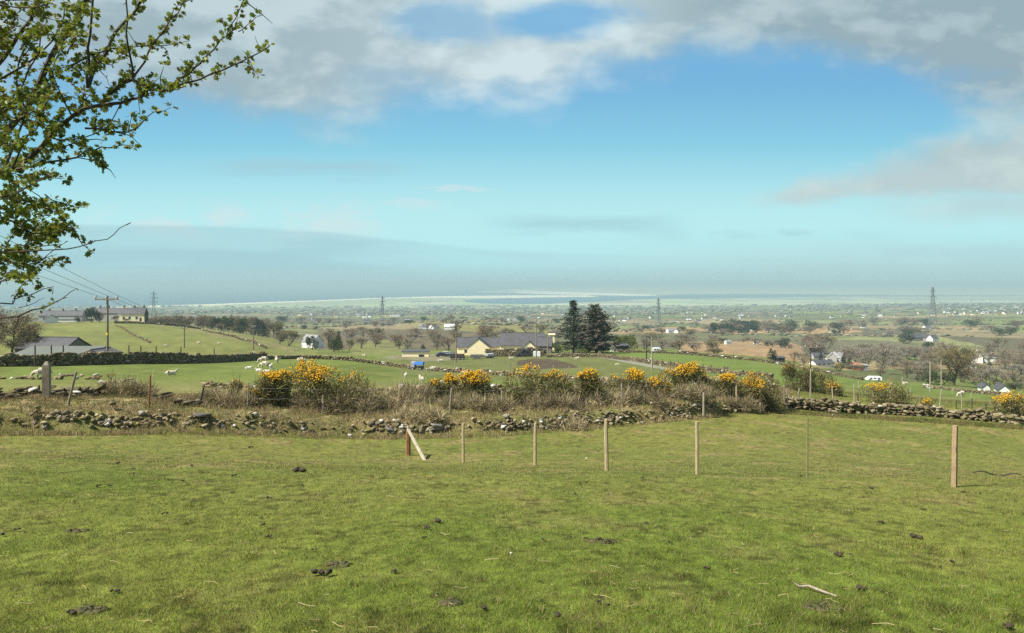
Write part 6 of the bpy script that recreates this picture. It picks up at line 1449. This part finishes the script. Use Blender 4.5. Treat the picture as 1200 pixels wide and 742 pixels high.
house('low dark lean-to with rooflight at the right end of the barn', 639, 236, 4.2, 5.5, 2.0, 4.4, R(-6), 'rubble', 'slate', [], [], dz=.5, name='barn', cat='barn')
block('pale yellow block like a stout chimney beside the right barn pole', 646.5, 262, 1.9, 1.9, 4.6, 0, 'cream', 'cream', .1, name='chimney_block', cat='chimney', dz=.8)
block('dark hut with white end right of the ragged conifer', 728, 255, 4.6, 3.2, 2.1, R(4), 'darkwood', 'slate', .3, dark=(.6, 1.6, 1.3)); block('tiny white hut at the foot of the ragged conifer', 717.5, 257, 1.2, 1.6, 1.6, 0, 'white', 'white', .1)
# bales, trailers, feeder, cars in the yard
mb0 = None
BG = 'black wrapped bales in the farmyard'
for i, (px, dy, lift) in enumerate(((606.5, 0, 0), (611.5, .3, 0), (616, 0, 0), (621, .2, 0), (613.5, .5, 1.0), (618.5, .4, 1.0))):
    mb = MB(); mb.tube([(-.55, 0, 0), (-.5, 0, 0), (.5, 0, 0), (.55, 0, 0)], [.45, .62, .62, .45], 12)
    o = mb.build('wrapped_bale', M['blackwrap'], None, P(px, 212 + dy, .58 + lift), smooth_=False); o.rotation_euler = (0, 0, R(70 + i * 9))
    tag(o, 'black wrapped bale in the heap beside the white tank' if not lift else 'black wrapped bale on top of the heap beside the white tank', 'bale', BG)
mb = MB(); mb.box((0, 0, .75), (1.9, 1.5, 1.3)); t = thing('tank', 'squat white tank right of the black bales', 'tank', P(629, 211)); mb.build('body', M['plastic'], t); mb = MB(); mb.tube([(0, 0, 1.4), (0, 0, 1.6)], .25, 8); mb.build('cap', M['greymetal'], t); mb = MB(); mb.box((0, 0, .05), (2.0, 1.6, .16)); mb.build('pallet', M['oldwood'], t)
def wheels(t, xs, y, r):
    for x in xs:
        for s in (-1, 1):
            mb = MB(); mb.tube([(x, s * y - .1, r), (x, s * y + .1, r)], r, 12); w = mb.build('wheel', M['tyre'], t)
            mb = MB(); mb.tube([(x, s * (y + .115) - .01, r), (x, s * (y + .115) + .01, r)], r * .5, 8); mb.build('rim', M['greymetal'], w)
# blue covered feeder
t = thing('feeder_trailer', 'grey feed trailer under a bright blue arched cover', 'trailer', P(490, 131), R(-4))
mb = MB(); mb.box((-.85, 0, .85), (.75, 1.3, 1.1)); mb.build('hopper', M['greymetal'], t)
mb = MB(); n_ = 7; arc = [(math.cos(a), math.sin(a)) for a in np.linspace(math.pi, 0, n_)]
vs = [(x, y * .8, 1.02 + z * .42) for x in (-.62, .98) for y, z in arc]; vs += [(x, y, z - .06) for x, y, z in vs]
fs = [(i, i + 1, n_ + i + 1, n_ + i) for i in range(n_ - 1)] + [(2 * n_ + i, 3 * n_ + i, 3 * n_ + i + 1, 2 * n_ + i + 1) for i in range(n_ - 1)] + [(i, 2 * n_ + i, 2 * n_ + i + 1, i + 1) for i in range(n_ - 1)] + [(n_ + i, n_ + i + 1, 3 * n_ + i + 1, 3 * n_ + i) for i in range(n_ - 1)] + [(0, n_, 3 * n_, 2 * n_), (n_ - 1, 3 * n_ - 1, 4 * n_ - 1, 2 * n_ - 1)]
mb.add(vs, fs); mb.build('cover', M['blue'], t)
mb = MB(); mb.box((.18, 0, .52), (1.5, 1.4, .12)); mb.build('tray', M['dark'], t)
for x in (-.5, .85):
    for y in (-.65, .65): mb = MB(); mb.box((x, y, .5), (.08, .08, 1.05)); mb.build('leg', M['darkwood'], t)
wheels(t, (-.85, .5), .72, .28)
def car(label, px, Y, rz, m='car', s=1.0):
    t = thing('parked_car', label, 'car', P(px, Y), rz, 'cars in the farmyard'); t.scale = (s, s, s)
    prof = [(-2.0, .35), (-2.0, .85), (-1.75, .95), (-1.2, 1.42), (.35, 1.45), (1.0, .98), (1.9, .85), (2.05, .6), (2.05, .35)]; k = len(prof)
    mb = MB(); vs = [(x, s_ * (.82 if z < 1.1 else .66), z) for s_ in (-1, 1) for x, z in prof]
    mb.add(vs, [tuple(range(k)), tuple(range(2 * k - 1, k - 1, -1))] + [(i, k + i, k + (i + 1) % k, (i + 1) % k) for i in range(k)]); mb.build('body', M[m], t)
    for s_ in (-1, 1): mb = MB(); mb.box((-.35, s_ * .765, 1.16), (1.7, .04, .34), taper=.85); mb.build('side_window', M['glass'], t)
    wheels(t, (-1.25, 1.3), .74, .32); return t
car('dark car parked in the yard left of the farmhouse, the lower one', 518, 232, R(20)); car('dark blue car parked closest to the yellow farmhouse wall', 530, 236, R(75)); car('grey car half hidden by the farmyard bushes', 524, 241, R(10), 'greymetal')
def trailer(label, px, Y, L_, h, rz, bm, deck=.7, cat='trailer', name='farm_trailer'):
    t = thing(name, label, cat, P(px, Y), rz); mb = MB(); mb.box((0, 0, deck + h / 2), (L_, 1.9, h)); mb.build('body', M[bm], t)
    mb = MB(); mb.box((0, 0, deck - .08), (L_ * 1.05, 1.7, .14)); mb.build('chassis', M['dark'], t); mb = MB(); mb.tube([(L_ / 2, 0, deck - .1), (L_ / 2 + 1.2, 0, deck - .2)], .06, 5); mb.build('drawbar', M['darkwood'], t); wheels(t, (-.5, .5), .85, .36); return t
trailer('dark slatted stock trailer below the farmhouse, the left one', 532, 205, 2.2, .95, R(3), 'darkwood'); trailer('dark slatted stock trailer beside the left one', 540.5, 205, 1.6, .85, R(-3), 'darkwood'); trailer('flat grey trailer with sloping load below the yellow gable', 559, 207, 3.6, .55, R(4), 'rubble'); trailer('grey implement with pale frame by the farm wall', 574, 209, 2.0, .6, R(20), 'greymetal')
# white vehicles
def van(label, px, Y, L_, h, rz, name='white_van', cat='van', nw=3):
    t = thing(name, label, cat, P(px, Y), rz); W = 2.0; mb = MB(); prof = [(-L_ / 2, .35), (-L_ / 2, h - .12), (-L_ / 2 + .15, h), (L_ / 2 - .9, h), (L_ / 2 - .25, h * .58), (L_ / 2, h * .5), (L_ / 2, .35)]; k = len(prof)
    mb.add([(x, s_ * W / 2, z) for s_ in (-1, 1) for x, z in prof], [tuple(range(k)), tuple(range(2 * k - 1, k - 1, -1))] + [(i, k + i, k + (i + 1) % k, (i + 1) % k) for i in range(k)]); mb.build('body', M['plastic'], t)
    for i in range(nw):
        for s_ in (-1, 1): mb = MB(); mb.box((-L_ * .3 + i * L_ * .27, s_ * (W / 2 + .015), h * .7), (L_ * .16, .04, h * .2)); mb.build('side_window', M['glass'], t)
    wheels(t, (-L_ * .3, L_ * .3), W / 2 - .08, .34); return t
van('long white vehicle parked at the lower corner of the bright field', 1023.5, 200, 3.7, 1.25, R(172), nw=3); van('white van by the hedge above the bright field', 770, 247, 3.4, 1.6, R(8), nw=2)
# houses on the right slopes
house('low white bungalow with purple-grey roof below the grey gabled houses', 963, 292, 8.3, 4.2, 1.15, 2.2, R(14), 'white', 'slate', [(2.4, .5)], [(-2.6, .7, .6, .5), (-.6, .7, .6, .5), (1.6, .7, .6, .5)], cm='white', dz=.1)
house('steep grey gabled house in the scrub, the left one', 975, 400, 5.0, 4.4, 1.8, 4.2, R(72), 'greyrender', 'palesheet', [], [], dz=.3); house('steep grey gabled house in the scrub, the right one', 982.5, 404, 5.4, 4.6, 2.0, 4.8, R(-50), 'greyrender', 'palesheet', [], [], dz=.4); house('low grey-roofed house left of the gabled pair', 958, 402, 6.5, 4.5, 1.6, 3.2, R(5), 'greyrender', 'slate', [], [], dz=.3)
block('rusty red shed right of the dark pair of conifers', 1003, 330, 4.6, 4, 2.0, R(6), 'redroof', 'redroof', .6); block('pale sheds beside the rusty red one', 1012, 334, 3.2, 3, 2.2, R(-12), 'palesheet', 'palesheet', .4)
block('brown roofed hut left of the dark twin conifers at the bright field', 914, 262, 2.6, 2.4, 1.5, 0, 'darkwood', 'slate', .3)
house('white farmhouse with a bright gable among bare trees at right', 1144.5, 500, 8.5, 6.4, 3.6, 7.2, R(62), 'white', 'palesheet', [(1, 1)], [], dz=.6, cm='white'); house('white farmhouse wing with sloping roof right of the bright gable', 1155, 505, 10, 6, 2.6, 5.2, R(-6), 'white', 'palesheet', [(3.6, .9)], [(-3, 1.6, .9, 1), (0, 1.6, .9, 1)], dz=.4, cm='white'); house('small white gabled shed below the white farmhouse', 1142, 450, 4, 4.2, 2.2, 4.2, R(60), 'white', 'greyrender' if False else 'slate', [], [], dz=0, name='shed', cat='shed')
block('white building cut by the right picture edge', 1201, 520, 6, 6, 4.5, 0, 'white', 'slate', .6)
house('small shed with white gable front at right, the left of two', 1153, 205, 3.0, 1.9, 1.1, 1.9, R(80), 'white', 'slate', name='shed', cat='shed', dz=.2); house('shed with white gable front and long grey roof at right', 1174, 204, 7.5, 2.5, 1.2, 2.3, R(66), 'white', 'slate', name='shed', cat='shed', dz=.2)
for lb, px, Y, L_, rz, wm in [('grey stone farm building far right, the left one', 1073, 760, 11, 5, 'rubble'), ('grey stone farm building far right, the middle one', 1082, 770, 12, -12, 'greyrender'), ('pale farm building at the end of the grey stone ones', 1093, 750, 8, 20, 'white')]:
    house(lb, px, Y, L_, 7, 3.2, 6.5, R(rz), wm, 'slate', dz=.8)
for lb, px, Y, L_, rz, wm, rm in [('white farmstead with bright gables left of the green hill', 509, 760, 11, 55, 'white', 'palesheet'), ('long white farm range left of the bright gables', 498, 765, 14, 4, 'white', 'palesheet'), ('pale white outcrop-like barn right of the white farmstead', 527, 720, 12, 0, 'white', 'white'), ('long blue-grey shed on the far slope', 452, 980, 17, 2, 'palesheet', 'sheet'), ('white house at the end of the blue-grey shed', 461, 985, 6, 30, 'white', 'slate'),
    ('white farmhouse on the flat left of the orange moor', 786, 900, 12, 20, 'white', 'palesheet'), ('white gabled wing beside the farmhouse on the flat', 793, 896, 8, 65, 'white', 'slate'), ('white house with a slanting roof in the dark belt', 883, 1080, 12, 40, 'white', 'slate'), ('grey-white house in the dark belt, right of the slanting one', 899, 1090, 9, 0, 'palesheet', 'slate'), ('cream-yellow house before the hedges in the middle distance', 977, 1010, 10, 12, 'cream', 'cream'), ('small annexe left of the cream-yellow house', 973.5, 1012, 5, 0, 'cream', 'slate'), ('white cottage on the flat beside dark shrubs', 853, 560, 5, 10, 'white', 'palesheet'), ('second white cottage by the dark shrubs of the moor', 886, 575, 4, -8, 'white', 'palesheet'), ('white cottage hidden in bushes beyond the moor', 831, 1010, 7, 20, 'white', 'slate'),
    ('white house under the tall right pylon', 1086, 1060, 11, 12, 'white', 'slate'), ('pale house by the hedge left of the tall right pylon', 1012, 1180, 9, 4, 'white', 'slate'), ('white house on the plain near the middle right pylon', 808, 1900, 15, 20, 'white', 'slate'), ('pale long roof near the foot of the slender far pylon', 430, 1500, 14, 0, 'palesheet', 'slate')]:
    k = .85; house(lb, px, Y, L_ * k, min(7, .72 * L_) * k, min(2.9, .34 * L_) * k, min(5.6, .62 * L_) * k, R(rz), wm, rm, dz=.5)

# small houses scattered over the plain and rows along the coast
def small_house(wm, rm):
    mb = MB(); gable(mb, 8.5, 6.5, 3.4, 6.0, 0, -3); roof(mb, 8.5, 6.5, 3.4, 6.0, .4, .2, 1)
    return mb
HM = {}
for k, (a, b) in {'w': ('white', 'slate'), 'p': ('white', 'palesheet'), 'c': ('cream', 'slate'), 'g': ('greyrender', 'slate')}.items():
    o = small_house(a, b).build('far_house', [M[a], M[b]]); HM[k] = o.data; bpy.data.objects.remove(o)
def scatter(label, group, n, box, ys, seed, s=1.0, kinds='wwpcgw', name='far_house', cat='house', line=None, flat=1.0):
    rng = np.random.RandomState(seed)
    for i in range(n):
        if line:
            f = (i + rng.uniform(-.3, .3)) / n; px = line[0][0] + (line[1][0] - line[0][0]) * f; py = line[0][1] + (line[1][1] - line[0][1]) * f; p = AT(px, py + rng.uniform(-.3, .3), *ys)
        else:
            c = rng.uniform(*box), 1.0 / rng.uniform(1 / ys[1], 1 / ys[0]); pys = PY0 - F * SEA / c[1]
            if c[1] > 4700 and inpoly(np.array([c[0]]), np.array([pys]), WATER)[0]: continue
            p = P(*c)
        o = link(name, HM[kinds[rng.randint(len(kinds))]], None, p); k = s * rng.uniform(.75, 1.25); o.scale = (k * rng.uniform(.9, 1.7), k, k * flat); o.rotation_euler = (0, 0, rng.uniform(-.7, .7)); tag(o, label, cat, group)
scatter('tiny white house scattered over the left part of the plain', 'houses on the left plain', 52, (330, 600), (1500, 5200), 71, .85)
scatter('tiny white house scattered over the plain around the middle pylon', 'houses on the middle plain', 52, (600, 900), (1500, 5600), 72, .85)
scatter('tiny pale house scattered over the hazy right part of the plain', 'houses on the right plain', 50, (900, 1210), (1700, 7500), 73, .85)
scatter('house in the pale village row left of the bay', 'village row by the bay', 22, None, (5200, 9500), 74, 1.9, 'wp', line=((482, 354.6), (524, 354.2)))
scatter('white caravan in the long coastal park at left', 'caravan park on the left coast', 26, None, (4700, 7800), 75, 1.5, 'wp', line=((192, 361.6), (256, 361.2)), name='caravan', cat='caravan', flat=.6)
scatter('white roof in the town row beyond the tall right pylon', 'town row at the right', 24, None, (2600, 9000), 76, 1.4, 'wpc', line=((1136, 353), (1166, 352.6)))
scatter('house of the village on the rising ground far right', 'village far right', 36, (1105, 1205), (1900, 3800), 77, .8, 'wpgc')
scatter('white house in the hamlet at the foot of the slender pylon', 'hamlet at the slender pylon', 20, (362, 475), (1900, 2700), 78, .9)
scatter('white cottage on the faint island shore across the water', 'cottages on the far island', 18, (770, 1190), (13000, 21000), 79, 3.2, 'w')

# small posts of the farm fences
FG = 'thin pale fence posts around the farm pasture'
for px, Y, h in [(378, 205, 7), (384, 200, 8), (390, 195, 8), (400, 190, 6), (412, 150, 8), (446, 170, 6), (465, 160, 7), (372, 210, 7), (337, 190, 6), (345, 190, 7), (350, 188, 7), (356, 186, 6), (564, 165, 5), (580, 160, 5), (601, 150, 8), (631, 150, 6), (648.5, 145, 7), (667, 150, 4), (692, 190, 5), (533, 145, 9), (1006, 110, 8), (1067, 115, 6), (1138, 120, 6)]:
    post('fence_post', 'thin pale post in the fences around the farm and sheep fields', px, Y, h * Y / F, .16, M['palewood'], (0, 0), FG)
DGp = 'small dark posts along the field walls'
for px, Y in [(776, 152), (785.5, 148), (795, 143), (806, 139), (824, 131), (833, 129), (849, 120), (848, 233), (860, 229), (41, 71), (60, 73), (74, 74), (151, 83), (165, 85), (183, 90), (251, 108), (212, 98)]:
    post('fence_post', 'small dark post standing along one of the field walls', px, Y, 1.55 + (.5 if Y < 120 and px < 300 else 0), .15, M['darkwood'], (0, 0), DGp)
mb = MB(); p0 = P(597, 148); mb.tube([(0, 0, 0), (-.15, 0, 1.35)], .08, 5); mb.tube([(-.15, 0, 1.3), (.75, .1, .05)], .07, 5); tag(mb.build('braced_stake', M['palewood'], None, p0), 'pale stake with a slanting brace in the farm pasture', 'fence post')
mb = MB(); p0 = P(1121, 150); mb.tube([(-.9, 0, 1.05), (.9, 0, .95)], .07, 5); mb.tube([(-.85, 0, 0), (-.85, 0, 1.1)], .06, 5); mb.tube([(.85, 0, 0), (.85, 0, 1.0)], .06, 5); tag(mb.build('rail', M['palewood'], None, p0), 'short pale rail on two posts in the right field', 'rail')
